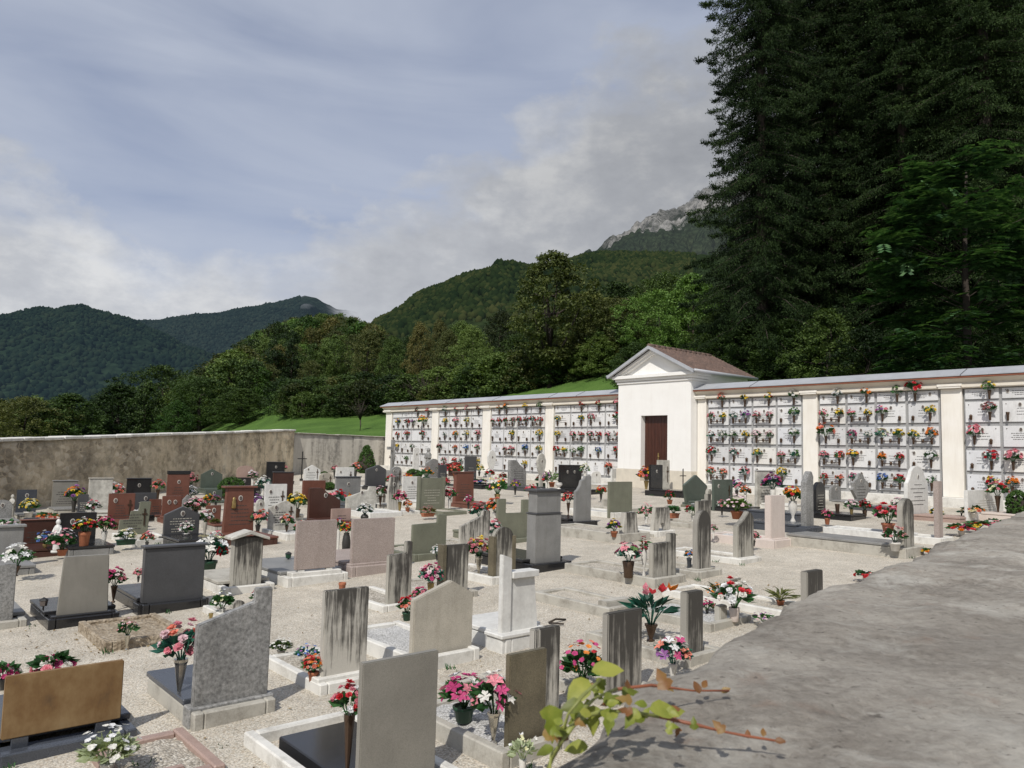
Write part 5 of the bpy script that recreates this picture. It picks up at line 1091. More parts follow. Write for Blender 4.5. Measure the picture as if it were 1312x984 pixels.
grave('red brown stone with black top panel below the old wall', 212, 241, 604, 652, 'F', 'rect', 'red', .08, None, FK(.9, None, .08, 'darkred'), ('slab', 'red'), 'tp', cap=(.012, .10, 'black'))
grave('black gabled stone with white lettering on black base, left middle', 208, 254, 650, 694, 'F', 'peak', 'darkgrey', .10, (.05, .07, 'black'), FK(1.1, .75, .09, 'black'), ('slab', 'black'), 'tp', ink='inkgold')
grave('dark green peaked stone just under the old wall', 256, 284, 601, 630, 'F', 'peak', 'green', .08, None, FK(.8, None, .08, 'green'), ('slab', 'green'), 'p')
grave('small black tablet beside the round clipped bush', 303, 321, 612, 632, 'F', 'rect', 'black', .07, None, FK(.8, None, .07, 'darkgrey'), ('slab', 'black'), 'p')
grave('rosy arched stone against the old wall behind the clipped bush', 302, 325, 597, 622, 'F', 'arch', 'pink', .07, None, FK(.8), ('slab', 'pink'))
g = grave('tall red granite stone with gold relief figure and ledge on top', 283, 324, 624, 692, 'F', 'trap', 'red', .14, (.06, .12, 'red'), FK(1.1, .75, .10, 'darkred'), ('slab', 'red'), 'tpg', cap=(.035, .04, 'red'))
grave('tall black portal stone at the end of the old wall', 340, 364, 592, 620, 'F', 'rect', 'black', .10, None, FK(.8, None, .08, 'darkgrey'), ('slab', 'black'), 'p', cap=(.02, .02, 'darkgrey'))
grave('brown black stone with dark cap before the tall black portal', 348, 375, 605, 640, 'F', 'rect', 'darkred', .10, None, FK(.8, None, .08, 'black'), ('slab', 'black'), '', cap=(.02, .02, 'darkgrey'))
grave('grey white stone with cross and photo behind the stained white one', 337, 366, 621, 664, 'F', 'rect', 'white', .07, None, FK(.9, None, .09, 'cementpale'), ('slab', 'white'), 'tpc')
grave('stained white stone with cross and lettering next to yellow roses', 342, 378, 642, 684, 'F', 'gable', 'offwhite', .08, (.03, .05, 'cementpale'), FK(1.1, .75, .10, 'cementpale'), ('chips', 'chips'), 'tpc')
grave('small white peaked stone with bronze cross at the back wall', 388, 410, 596, 621, 'F', 'peak', 'white', .08, None, FK(.8, None, .07, 'cementpale'), ('slab', 'white'), 'tpc')
grave('dark red brown scroll shaped stone with figure beside yellow roses', 393, 435, 626, 672, 'F', 'scroll', 'darkred', .12, (.04, .08, 'red'), FK(1.1, .8, .10, 'darkred'), ('slab', 'darkred'), 'p')
grave('red brown block with pale ribbon relief behind the scroll stone', 386, 416, 616, 648, 'F', 'rect', 'red', .10, None, FK(.9), ('slab', 'red'))
grave('low white stone with cross and photo in front of dark green bush', 429, 453, 599, 626, 'F', 'rect', 'white', .07, None, FK(.8, None, .08, 'cementpale'), ('slab', 'white'), 'pc')
grave('blue grey framed stone with blue cap below the white cross stone', 428, 461, 611, 650, 'F', 'rect', 'grey', .08, None, FK(.9, None, .08, 'blue'), ('slab', 'blue'), 'p', cap=(.02, .03, 'blue'))
grave('weathered white double stone with medallion beside the blue grey one', 442, 481, 624, 658, 'F', 'risestep', 'offwhite', .09, None, FK(1.3, .95, .11, 'white'), ('chips', 'chips'), 'p')
grave('small salmon pink tablet in front of the weathered double stone', 423, 449, 652, 676, 'F', 'rect', 'pink', .06, None, FK(.6, None, .06, 'pink'), ('slab', 'pink'), 't')
grave('black stone with hooded grey back near the clipped green bush', 467, 494, 596, 626, 'F', 'gable', 'darkgrey', .12, (.04, .05, 'black'), FK(.9, None, .08, 'black'), ('slab', 'black'), 'p')
grave('grey wavy column stone beside bright pink flowers', 494, 511, 611, 656, 'F', 'wavy', 'stainlight', .10, None, FK(.9, .6, .07, 'cementpale'), ('chips', 'chips'), 'p')
grave('white stone with portrait and black lettering left of green pillared one', 514, 538, 611, 646, 'F', 'rect', 'white', .08, None, FK(.9, .65, .08, 'cementpale'), ('slab', 'white'), 'tp')
grave('green granite stone with pale lettering between two green pillars', 535, 568, 613, 656, 'F', 'rect', 'olive', .08, (.05, .05, 'darkgrey'), FK(1.1, .8, .08, 'olive'), ('soil', 'gravelbed'), 't', ink='inkgold', side=('olive', (-1, 1), 1.04))
grave('warm red brown stone with flat cap standing alone mid row', 579, 607, 605, 648, 'F', 'trap', 'red', .16, (.05, .05, 'red'), FK(1.2, .8, .07, 'red'), ('slab', 'red'), 't', cap=(.02, .025, 'red'))
grave('black upright tablet in front of the burial wall, left wing', 594, 610, 585, 624, 'F', 'rect', 'darkgrey', .09, None, FK(1.3, .9, .09, 'black'), ('slab', 'black'), 't', ink='inkgold')
grave('grey wavy edged boulder stone below the niches', 543, 561, 588, 616, 'F', 'rough', 'mottled', .12, None, FK(.8), ('slab', 'grey'))
grave('slim white pillar with photo before the far niches', 527, 537, 574, 612, 'F', 'pillar', 'white', .10, None, FK(.8, .6, .07, 'cementpale'), ('chips', 'chips'), 'p')
grave('white paddle shaped stone with two photos at second pilaster', 623, 635, 577, 618, 'F', 'paddle', 'white', .10, None, FK(.9, .6, .07, 'cementpale'), ('chips', 'chips'), 'p')
grave('grey dolmen shaped stone with broken right shoulder before niches', 650, 674, 590, 627, 'F', 'scroll', 'mottled', .16, None, FK(1.2, .9, .08, 'darkgrey'), ('slab', 'darkgrey'), 't')
grave('white oval topped slim stone at the pilaster nearest chapel', 686, 699, 581, 628, 'F', 'paddle', 'offwhite', .09, None, FK(.9, .6, .07, 'cementpale'), ('chips', 'chips'), 'p')
grave('black double portrait stone crowded with potted plants, left of chapel', 715, 745, 596, 631, 'F', 'rect', 'black', .10, None, FK(1.2, .85, .10, 'black'), ('slab', 'black'), 'P', cap=(.02, .02, 'darkgrey'), ink='inkgold')
grave('small white marker post at the chapel left corner', 782, 790, 601, 622, 'F', 'rect', 'white', .08, None, FK(.7, .5, .06, 'cementpale'), ('chips', 'chips'))
grave('black stone on a long black base before the chapel door', 831, 849, 596, 634, 'F', 'rect', 'black', .09, None, FK(1.3, .8, .14, 'black'), ('slab', 'black'), 'p', ink='inkgold')
grave('pale slab with engraved cross right of the chapel door', 841, 858, 590, 630, 'F', 'rect', 'offwhite', .09, None, FK(.8, .6, .07, 'cementpale'), ('chips', 'chips'), 'c')
grave('dark green coffin shaped stone with green cover slab, right of chapel', 874, 906, 609, 648, 'F', 'coffin', 'green', .09, (.03, .05, 'olive'), FK(1.6, .8, .09, 'green'), ('slab', 'green'))
grave('dark green square stone with small medallion beside stone cross', 912, 939, 615, 653, 'F', 'rect', 'green', .08, None, FK(.9, .8, .06, 'black'), ('slab', 'black'), 'pc')
grave('tall white framed tablet behind bright magenta flowers', 967, 994, 603, 650, 'F', 'rect', 'offwhite', .08, None, FK(.9, .7, .07, 'cementpale'), ('slab', 'cementpale'), 't', cap=(.02, .02, 'white'))
grave('black stone standing behind the rough hewn grey one', 1041, 1058, 618, 662, 'F', 'arch', 'black', .10, None, FK(1.0, .8, .07, 'black'), ('slab', 'black'), 't', ink='inkgold')
grave('small ornate grey stone with photo before the right wing niches', 1089, 1115, 607, 652, 'F', 'ornate', 'mottled', .08, None, FK(1.0, .75, .05, 'darkgrey'), ('slab', 'blue'), 'tp')
grave('tall white ogee stone with long black inscription, right wing', 1159, 1190, 598, 664, 'F', 'ogee', 'white', .09, (.04, .07, 'pink'), FK(1.1, .8, .05, 'pink'), ('slab', 'pink'), 'tp')
grave('wide white inscribed slab behind cut flowers at the right border', 1237, 1287, 628, 664, 'F', 'rect', 'white', .08, None, FK(1.1, 1.0, .10, 'pinkwhite'), ('slab', 'pinkwhite'), 't', ink='inkgold')
grave('black base grave with green potted shrub, no upright stone', 960, 976, 652, 664, 'F', 'rect', 'blue', .2, None, FK(1.3, .8, .16, 'blue'), ('slab', 'blue'))
grave('low grey kerbed grave with bare gravel in mid field', 770, 783, 640, 652, 'F', 'rect', 'cement', .1, None, FK(1.1, .7, .07, 'cement'), ('soil', 'gravel'))
grave('bare soil grave edged by old boards, behind rust brown slab', 172, 196, 815, 824, 'B', 'rect', 'soil', .06, None, (1.0, .8, .07, 'soil'), ('soil', 'soil'))
grave('red brick edged grave at the bottom left border', 196, 236, 985, 996, 'B', 'rect', 'pink', .06, None, (.7, .62, .03, 'pink'), ('soil', 'gravelbed'))
for L_x in [('low dark granite stone tucked between grey niche and streaked tablet', 98, 112, 634, 662, 'F', 'rect', 'darkgrey'), ('small white marble tablet beside the white streaked tablet', 142, 158, 640, 664, 'F', 'arch', 'white'), ('little grey cross topped stone behind black gabled stone', 232, 246, 634, 662, 'F', 'peak', 'mottled'), ('low red brown stone between green bush and tall red granite', 262, 282, 648, 676, 'F', 'rect', 'red'),
 ('narrow white stone between tall red granite and cross stones', 326, 338, 640, 668, 'F', 'arch', 'offwhite'), ('short grey green stone under the dark green peaked one', 262, 284, 628, 646, 'F', 'rect', 'green'), ('small dark stone left of brown black capped stone', 322, 340, 622, 642, 'F', 'rect', 'black'), ('low beige stone behind the low white cross stone', 408, 426, 606, 624, 'F', 'arch', 'beige'),
 ('grey rounded stone right of the black hooded one', 500, 514, 598, 624, 'F', 'arch', 'mottled'), ('pale stone with black plate between wavy stone and clipped conifer', 478, 494, 628, 650, 'F', 'rect', 'offwhite'), ('slim dark stone behind the green pillared stone', 560, 572, 596, 624, 'F', 'rect', 'darkgrey'), ('brown low stone at the foot of burial wall third bay', 574, 590, 592, 612, 'F', 'arch', 'darkred'),
 ('red stone seen behind black lettered and stepped olive stones', 190, 206, 640, 664, 'F', 'rect', 'red'), ('dark low stone at the left edge in front of statue', 28, 48, 664, 690, 'F', 'rect', 'blue'), ('white low stone left of chapel plinth by the niches', 756, 770, 604, 624, 'F', 'arch', 'white'), ('grey low stone near the right wing ledge', 1062, 1078, 622, 646, 'F', 'arch', 'mottled')]:
    grave(*L_x, .08, None, FK(.7, None, .07, 'cement'), ('slab', L_x[7]), _rw.choice(['tp', 'p', 'tpc', 't']), ink='inkgold' if L_x[7] in ('black', 'darkgrey', 'blue') else 'ink')
# statues, crosses, lanterns and other small things
def statue(x, yb, yt, h, mat, label, name='statue', arms=True):
    p = gp(x, yb, h); H = (yb-yt)*p.y/F; t = thing(name, label, 'statue', p, -.3)
    m = MB(); m.lathe([(.15, 0), (.15, .06), (.11, .065)], n=12); o = m.obj('base', M[mat], t, scale=H)
    m = MB(); m.lathe([(.115, .06), (.12, .12), (.105, .35), (.10, .5), (.118, .64), (.122, .72), (.10, .79), (.052, .825), (.05, .84), (.072, .875), (.075, .92), (.055, .97), (.015, 1)], n=14, sx=1.0, sy=.8)
    for s_ in (-1, 1): m.tube([(s_*.105, 0, .74), (s_*.13, -.05, .60), (s_*.02, -.115, .62)], [.038, .036, .026], 7)
    m.tube([(0, -.07, .9), (0, -.085, .885)], [.012, .008], 6)
    m.obj('figure', M[mat], t, scale=H)
statue(72, 708, 666, .12, 'white', 'slim white madonna statue at the black double portrait grave')
statue(14, 664, 634, .1, 'offwhite', 'weathered pale grey statue at the left border')
statue(548, 606, 574, .1, 'mottled', 'dark slender statue with raised branch before the far niches')
statue(1000, 650, 633, .05, 'offwhite', 'small pale statue behind the pink marble block')
def lantern(x, yb, yt, h, label, mat='iron', gl='photo'):
    p = gp(x, yb, h); H = (yb-yt)*p.y/F; t = thing('grave_lantern', label, 'lantern', p, .4)
    m = MB(); m.lathe([(.22, 0), (.2, .05), (.06, .1), (.05, .4), (.2, .44), (.24, .46)], n=6, smooth=False); m.lathe([(.3, .80), (.2, .9), (.06, .98), (.03, 1)], n=6, smooth=False); m.obj('lantern_frame', M[mat], t, scale=H)
    m = MB(); m.lathe([(.2, .46), (.26, .80)], n=6, smooth=False); m.obj('lantern_glass', M[gl], t, scale=H)
lantern(55, 785, 766, .13, 'small black iron lantern on the black base of the tapered stone')
lantern(369, 722, 707, .1, 'little green glass lantern left of the footed speckled stone', 'iron', 'potgreen')
lantern(714, 629, 617, .0, 'white ceramic lamp on top of the capped grey monument', 'whitepot', 'whitepot') if False else None
def small(name, label, cat, x, yb, yt, h, vk, wpx):
    p = gp(x, yb, h); s = F/p.y; sh, mt = VK[vk]; o = link(name, VASE[sh], None, p, 0, (wpx/2/s, wpx/2/s, (yb-yt)/s), [M[mt]]); tag(o, label, cat); return o
small('votive_candle', 'amber votive candle glass on the gravel near the mottled stone', 'candle', 270, 795, 786, 0, 'gold', 6)
small('candle_cup', 'brown candle cup standing alone on the gravel', 'candle', 438, 763, 747, 0, 'terra', 9)
small('empty_vase', 'empty terracotta vase left of the ornate grey stone', 'vase', 1073, 659, 646, .05, 'brown', 6)
p = gp(714, 729, 0); H = (729-629)*p.y/F
o = link('urn', VASE['urn'], None, (p.x, p.y, p.z+H), 0, (.055, .055, .10), [M['whitepot']]); tag(o, 'small white urn on top of the capped grey monument', 'urn')
def iron_cross(x, yb, yt, label, mat='iron', r=.014, name='cross', body=False):
    p = gp(x, yb); H = (yb-yt)*p.y/F; t = thing(name, label, 'cross', p, YAW)
    m = MB(); m.box(-r, r, -r, r, -.1, H); m.box(-H*.17, H*.17, -r*.9, r*.9, H*.74, H*.74+2*r); m.box(-r*3, r*3, -r*3, r*3, -.1, r*5); m.obj('cross_shaft', M[mat], t, .003)
    if body:
        m = MB(); m.tube([(0, -r*1.6, H*.36), (0, -r*2, H*.55), (.0, -r*2, H*.72), (0, -r*1.9, H*.82)], [.02, .04, .05, .035], 8)
        for s_ in (-1, 1): m.tube([(0, -r*1.8, H*.72), (s_*H*.14, -r*1.4, H*.76)], [.025, .015], 6)
        m.obj('figure', M[mat], t)
iron_cross(875, 638, 601, 'thin black iron cross left of the coffin shaped stone')
iron_cross(908, 652, 627, 'short grey stone cross between the two dark green stones', 'cement', .05)
iron_cross(502, 612, 564, 'tall dark grey crucifix with branches before the first far bay', 'mottled', .07, 'crucifix', True)
iron_cross(386, 616, 579, 'thin dark iron post cross at the end of old wall', 'iron', .02)
m = MB(); m.tube([(0, 0, .02), (.08, .05, .05), (.2, .18, .02)], .012, 5); m.tube([(0, 0, .02), (.16, -.10, .03)], .010, 5); o = m.obj('dead_twig', M['bark'], loc=gp(703, 800)); tag(o, 'forked dead twig lying on the gravel by the white monument', 'twig')
# clipped conifers and round shrubs
def topiary(x, yb, yt, w, label, form, h=0):
    p = gp(x, yb, h); s = F/p.y; H, Wd = (yb-yt)/s, w/s; rng = np.random.default_rng(int(x)); n = 260
    P = []
    for k in range(n):
        z = rng.random(); th = rng.random()*6.28; e = (.5*(1-z)**.5*min(1, z*6+.55) if form == 'cone' else math.sqrt(max(0.02, 1-(2*z-1)**2))*.5)
        P.append((math.cos(th)*e*Wd*.93, math.sin(th)*e*Wd*.93, z*H*.97+.02))
    v, f = leaf_cloud(np.array(P), np.full(n, Wd*.07), 34, max(.022, Wd*.028), rng=rng)
    t = thing('clipped_shrub', label, 'shrub', p); link('crown', np_mesh('crown', v, f, M['topiary']), t)
    m = MB(); m.tube([(0, 0, -.05), (0, 0, H*.75)], [.05, .02], 6); m.lathe([(Wd*.22, .0), (Wd*.40, H*.22), (Wd*.37, H*.4), (Wd*.24, H*.68), (Wd*.03, H*.9)], n=10); m.obj('stem', M['bark'], t)
topiary(469, 606, 571, 27, 'dark green conifer clipped to a dome by the grey back wall', 'cone')
topiary(296, 641, 613, 33, 'bright green rounded bush behind the tall red granite stone', 'round')
topiary(1305, 668, 630, 27, 'dark round clipped bush at the right border above the coping', 'round')
topiary(530, 616, 602, 20, 'low flat green cushion bush in front of the far bay', 'round')
topiary(422, 628, 619, 14, 'little olive cushion bush beside the red brown ribbon block', 'round')
topiary(415, 619, 605, 14, 'brown leaved small round bush by the back wall', 'round')
# ------------------------------------------------------------------ flowers standing on the graves
FV = vase_of_flowers
L_ = [
 (229, 893, .13, 'silver', 797, 58, 'SPL', 'coral pink roses in a tall silver vase by mottled slanted stone', 'full', 'tealleaf'),
 (162, 833, 0, 'silver', 793, 25, 'FL', 'dusty mauve flowers in silver vase on the bare soil grave', 'small'),
 (65, 878, 0, 'iron', 828, 46, 'PWM', 'pink and white flowers peeking over the rust brown slab', 'low', 'flowerleaf'),
 (3, 884, 0, 'iron', 842, 34, 'MWL', 'crimson and white flowers cut by the left border', 'low'),
 (136, 1000, 0, 'pale', 934, 66, 'W', 'pale leaved plant in grey vase below the rust slab', 'small', 'paleleaf', None, 'bush'),
 (444, 1008, .05, 'dark', 882, 46, 'WPR', 'white and pink flowers against the largest grey granite back', 'rose', 'flowerleaf'),
 (594, 924, .09, 'green', 865, 56, 'MLPW', 'pink and white lilies in green plastic pot on white chips', 'lily', 'flowerleaf'),
 (632, 953, .09, 'silver', 867, 56, 'WMP', 'white and magenta lilies in silver vase beside brown olive stone', 'lily', 'flowerleaf'),
 (669, 1004, 0, 'pale', 946, 34, 'Wc', 'white lilies at the bottom edge left of the coping', 'tulip', 'paleleaf'),
 (746, 892, 0, 'iron', 824, 54, 'ROMS', 'loose red and orange flowers behind the creeper', 'small', 'flowerleaf', None, 'bush'),
 (834, 821, .05, 'dark', 755, 58, 'OYPR', 'orange and yellow tulips with broad teal leaves in dark vase', 'tulip', 'tealleaf', None, 'long'),
 (862, 868, .02, 'pale', 815, 42, 'WVSM', 'white violet blooms with one pink rose by the coping edge', 'lily', 'tealleaf'),
 (906, 787, .03, 'iron', 768, 20, 'PM', 'small pink flowers behind the narrow streaked coping stone', 'rose'),
 (941, 796, .05, 'rosepot', 741, 46, 'RWW', 'red and white flowers in a beige pink vase on white gravel', 'rose', 'flowerleaf', 17),
 (920, 772, .02, 'terra', 748, 26, 'O', 'spiky green plant with orange tips left of red white flowers', 'small', 'leaf_olive', None, 'blade'),
 (1000, 776, .02, 'terra', 755, 30, '', 'spiky yellow green plant near the short streaked stump', 'small', 'leaf_olive', None, 'blade'),
 (978, 802, .0, 'whitepot', 784, 26, 'VLW', 'small violet and white flowers along the coping edge', 'small'),
 (1110, 746, 0, 'whitepot', 728, 26, 'RW', 'fallen red and white bunch at the coping edge', 'low', 'flowerleaf'),
 (1192, 712, 0, 'terra', 700, 20, 'OY', 'orange flowers showing just over the coping', 'low'),
 (1147, 706, .13, 'whitepot', 672, 27, 'PFS', 'pink sprigs in white square pot by the grey arch stone', 'small', 'flowerleaf'),
 (1138, 684, .1, 'terra', 643, 32, 'RPM', 'red and pink roses with green leaves in terracotta pot', 'rose', 'flowerleaf'),
 (1151, 664, .1, 'pale', 637, 17, 'LW', 'little pale bouquet behind the grey arch stone', 'rose'),
 (1232, 686, .02, 'whitepot', 668, 30, 'ROM', 'cut red and orange flowers laid along the coping edge', 'low'),
 (1254, 682, .02, 'whitepot', 664, 30, 'MRgY', 'mixed crimson and yellow cut flowers behind the coping', 'low'),
 (1276, 678, .02, 'whitepot', 662, 26, 'WPW', 'white and pink cut flowers near the right border', 'low'),
 (1279, 660, .1, 'dark', 615, 24, 'cPR', 'tall cream and pink bouquet in dark vase, right border', 'rose'),
 (1247, 663, .1, 'whitepot', 644, 24, 'SOc', 'salmon and orange flowers in low white bowl on slab', 'low'),
 (1232, 661, .1, 'iron', 652, 12, '', 'little grey green succulent beside low white bowl', 'small', 'tealleaf', None, 'bush'),
 (1091, 662, .07, 'gold', 639, 16, 'LW', 'pale pink flowers in yellow vase before ornate grey stone', 'rose'),
 (1108, 661, .07, 'brown', 640, 16, 'DR', 'dark red flowers in brown vase by ornate grey stone', 'rose'),
 (1016, 669, .14, 'white', 621, 25, 'YOR', 'yellow and red roses in white urn on dark blue base', 'full', 'flowerleaf'),
 (990, 648, .1, 'pale', 606, 25, 'MV', 'bright magenta blooms above the pink marble block', 'rose', 'tealleaf'),
 (944, 635, .05, 'iron', 614, 18, 'VPL', 'violet and pink bunch with teal leaves by green square stone', 'rose', 'tealleaf'),
 (898, 636, .08, 'iron', 618, 14, 'M', 'magenta flowers beside the stone cross', 'rose'),
 (944, 665, .17, 'terra', 633, 34, 'L', 'leafy green shrub with pale tips in terracotta pot', 'small', 'leaf_bright', 10, 'bush'),
 (888, 668, .08, 'pale', 645, 20, 'WRF', 'white and red flowers left of grey streaked stone', 'rose'),
 (863, 664, .1, 'trough', 644, 18, '', 'green houseplant in terracotta box near legged stone', 'small', 'flowerleaf', None, 'bush'),
 (828, 670, .1, 'pale', 645, 20, 'FP', 'faded pink shrubby flowers left of the legged stone', 'small'),
 (787, 688, .12, 'terra', 665, 19, 'YcV', 'yellow and violet flowers leaning on white book stone', 'rose'),
 (805, 740, .1, 'brown', 694, 30, 'PWgM', 'pink white and green bouquet in brown vase on kerb grave', 'lily', 'tealleaf'),
 (825, 738, .1, 'white', 690, 17, 'CR', 'red gladiolus spike in a white bowl vase', 'spike', 'flowerleaf', None, 'spike'),
 (883, 728, .08, 'blue', 704, 13, 'BOW', 'small blue and orange flowers at tall streaked stone', 'rose', 'tealleaf'),
 (914, 690, .1, 'pale', 672, 10, 'PL', 'small pink flowers hanging behind tall streaked stone', 'rose'),
 (728, 661, .1, 'dark', 630, 17, 'RSF', 'dull red flowers in brown vase by curved grey stone', 'rose', 'tealleaf'),
 (828, 627, .14, 'gold', 597, 22, 'YOMS', 'bright yellow orange and magenta bouquet on black base', 'full'),
 (694, 624, .1, 'gtrough', 608, 16, 'RD', 'red flowers in dark green trough left of black double portrait', 'rose'),
 (707, 624, .1, 'terra', 604, 16, '', 'feathery yellow green plant on the crowded black grave', 'small', 'leaf_bright', None, 'blade'),
 (720, 622, .1, 'terra', 610, 11, 'S', 'little terracotta pot plant at the crowded black grave', 'small'),
 (729, 622, .1, 'whitepot', 606, 12, 'WB', 'white and blue flowers on the crowded black grave', 'rose', 'tealleaf'),
 (737, 623, .1, 'terra', 608, 12, 'OBS', 'orange and blue flowers at right of crowded black grave', 'rose', 'tealleaf'),
 (749, 634, .2, 'pale', 594, 12, 'cW', 'cream flowers showing above the curved grey stone', 'rose'),
 (637, 646, .02, 'gold', 610, 27, 'MOY', 'magenta flowers spilling from a yellow vase on the path', 'small', 'flowerleaf'),
 (614, 672, .1, 'pale', 643, 24, 'WRF', 'white and red wilted flowers above climbing grey stone', 'rose', 'tealleaf'),
 (634, 668, .1, 'pale', 637, 23, 'SO', 'salmon flowers between climbing grey stone and twin olive stone', 'rose'),
 (629, 692, .1, 'pale', 663, 25, 'LPW', 'pale pink roses with dark teal leaves by round arch', 'rose', 'tealleaf'),
 (613, 738, .05, 'silver', 686, 32, 'YFPc', 'large yellow and dusty pink bouquet in grey vase', 'full'),
 (551, 776, 0, 'gold', 722, 30, 'PML', 'pink and crimson roses in golden pot by beige gable', 'full', 'tealleaf'),
 (521, 795, 0, 'green', 764, 24, 'RPS', 'rosy red flowers trailing behind beige gable stone', 'rose'),
 (538, 782, 0, 'green', 752, 20, 'PM', 'deep pink flowers between beige gable and golden pot', 'rose'),
 (576, 651, .05, 'pale', 624, 18, 'RPF', 'red and pink flowers in white vase by capped brown stone', 'rose'),
 (588, 642, .05, 'iron', 624, 11, 'R', 'bright red geranium against the capped brown stone', 'rose'),
 (512, 656, .07, 'gold', 628, 18, 'MP', 'bright pink flowers in gold vase by wavy column stone', 'rose'),
 (522, 656, .07, 'terra', 640, 12, 'OS', 'small orange flowers beside gold vase', 'rose'),
 (487, 649, .1, 'dark', 622, 16, 'LDW', 'pale and dark red bouquet in black vase by white double stone', 'rose'),
 (467, 666, .11, 'round', 644, 20, 'W', 'white flowers in round dark pot on white kerb', 'rose', 'tealleaf'),
 (548, 662, .07, 'trough', 648, 19, 'F', 'dry twiggy plant in terracotta trough on white edge', 'small', 'leaf_rust'),
 (546, 617, .08, 'green', 598, 18, 'RO', 'red flowered green pot plant below the niches', 'small', 'flowerleaf'),
 (569, 614, .08, 'terra', 592, 18, 'RPD', 'dense red begonias before the niches', 'full'),
 (584, 614, .08, 'terra', 591, 18, 'RS', 'scarlet begonias left of the black upright tablet', 'full'),
 (614, 610, .08, 'iron', 594, 12, 'Yc', 'yellow chrysanthemums right of the black upright tablet', 'rose'),
 (627, 620, .05, 'pale', 600, 12, 'RW', 'red and white flowers at foot of paddle shaped stone', 'rose'),
 (644, 626, .05, 'gold', 605, 10, 'DR', 'dark red roses left of the dolmen stone', 'rose'),
 (615, 621, .1, 'gtrough', 612, 18, 'BPV', 'row of blue and pink flowers on black base', 'low'),
 (433, 704, .1, 'pale', 665, 15, 'WRV', 'white and violet flowers in pale vase between speckled stones', 'rose'),
 (443, 711, .05, 'round', 668, 18, 'YOR', 'golden and red daisies between the two speckled stones', 'full'),
 (380, 663, .08, 'brown', 630, 26, 'Yc', 'bright yellow roses in brown vase by stained white stone', 'full'),
 (367, 683, .06, 'dark', 658, 18, 'SLc', 'salmon and cream flowers in front of stained white stone', 'rose'),
 (330, 684, .1, 'iron', 652, 24, 'PSg', 'pink flowers with teal leaves right of tall red granite', 'rose', 'tealleaf'),
 (330, 659, .1, 'pale', 633, 16, 'WV', 'white and violet spray behind the red granite slab', 'rose', 'tealleaf'),
 (336, 643, .08, 'pale', 610, 19, 'W', 'tall white flowers behind grey white cross stone', 'rose', 'tealleaf'),
 (323, 628, .05, 'pale', 602, 13, 'WL', 'pale pink spray by small black tablet', 'rose'),
 (366, 635, .1, 'iron', 610, 15, 'SP', 'coral flowers before the brown black capped stone', 'rose'),
 (363, 609, .1, 'iron', 595, 9, 'P', 'tiny pink rose by the tall black portal stone', 'rose'),
 (431, 654, .1, 'pale', 626, 23, 'RPW', 'red pink and white flowers left of blue grey stone', 'rose', 'tealleaf'),
 (428, 614, .05, 'iron', 596, 9, 'P', 'small pink flowers left of the low white cross stone', 'rose'),
 (455, 616, .05, 'iron', 592, 14, 'LS', 'rosy flowers between white cross stone and clipped conifer', 'rose'),
 (267, 737, 0, 'green', 684, 40, 'RWWc', 'red and white bouquet in a big green bucket on gravel', 'lily', 'tealleaf', 18),
 (275, 676, .05, 'terra', 662, 14, '', 'leafy plant in terracotta bowl left of tall red stone', 'small', 'leaf_olive', None, 'bush'),
 (262, 686, .08, 'grey', 653, 19, 'WL', 'white and rosy flowers in grey vase by black gabled stone', 'rose'),
 (250, 663, .08, 'iron', 636, 25, 'PL', 'broad pink bouquet behind the black gabled stone', 'full'),
 (266, 652, .05, 'terra', 633, 14, 'YO', 'yellow flowers left of the bright green bush', 'rose'),
 (276, 652, .05, 'iron', 634, 12, 'VF', 'violet flowers beside the yellow ones by green bush', 'rose'),
 (244, 632, .08, 'iron', 606, 17, 'PF', 'pink flowers right of black topped red stone', 'rose'),
 (243, 646, .08, 'pale', 622, 18, 'W', 'white flowers behind the broad pink bouquet', 'rose', 'tealleaf'),
 (188, 702, .1, 'iron', 681, 16, 'PS', 'pink flowers behind the dark grey capped stone', 'rose'),
 (161, 698, .1, 'gtrough', 677, 24, 'Wc', 'white and cream flowers before stepped olive stone', 'rose'),
 (133, 697, .05, 'pale', 659, 26, 'MPDg', 'crimson mixed bouquet in pale vase by black portrait stone', 'full'),
 (107, 704, .12, 'terra', 663, 28, 'YWR', 'yellow white and red flowers in tall terracotta vase', 'full', 'flowerleaf', 22),
 (79, 712, .12, 'terra', 678, 32, 'WPL', 'pink and white plant in terracotta bowl by madonna statue', 'small', 'flowerleaf', 8, 'bush'),
 (57, 706, .1, 'gold', 680, 20, 'BWV', 'blue and white flowers in brass pot left of madonna statue', 'rose'),
 (20, 738, .08, 'dark', 697, 34, 'W', 'white lilies in dark vase near the left border', 'lily', 'flowerleaf'),
 (36, 664, .08, 'whitepot', 637, 22, 'Yc', 'pale yellow roses before the dark slate stone', 'full'),
 (94, 656, .08, 'iron', 622, 23, 'VYO', 'violet and yellow bouquet in dark vase at grey niche', 'rose'),
 (148, 645, .05, 'pale', 618, 20, 'PWS', 'pink and white flowers above the red brown cross bar stone', 'rose'),
 (61, 670, .08, 'whitepot', 653, 24, 'SO', 'row of salmon flowers left of black portrait stone', 'low'),
 (8, 684, .1, 'whitepot', 662, 24, 'WL', 'white and pale pink flowers on grey table stone', 'low'),
 (201, 652, .08, 'dark', 614, 16, 'PS', 'pink bouquet in slim black vase between red stones', 'rose'),
 (145, 772, .1, 'dark', 728, 27, 'PML', 'pink and crimson flowers in black vase by tapered stone', 'rose'),
 (177, 746, .05, 'iron', 728, 13, 'P', 'single pink flower leaning left of dark capped stone', 'rose'),
 (284, 792, 0, 'pale', 756, 28, 'cW', 'creamy white flowers in pale pot behind mottled stone', 'small', 'flowerleaf', None, 'bush'),
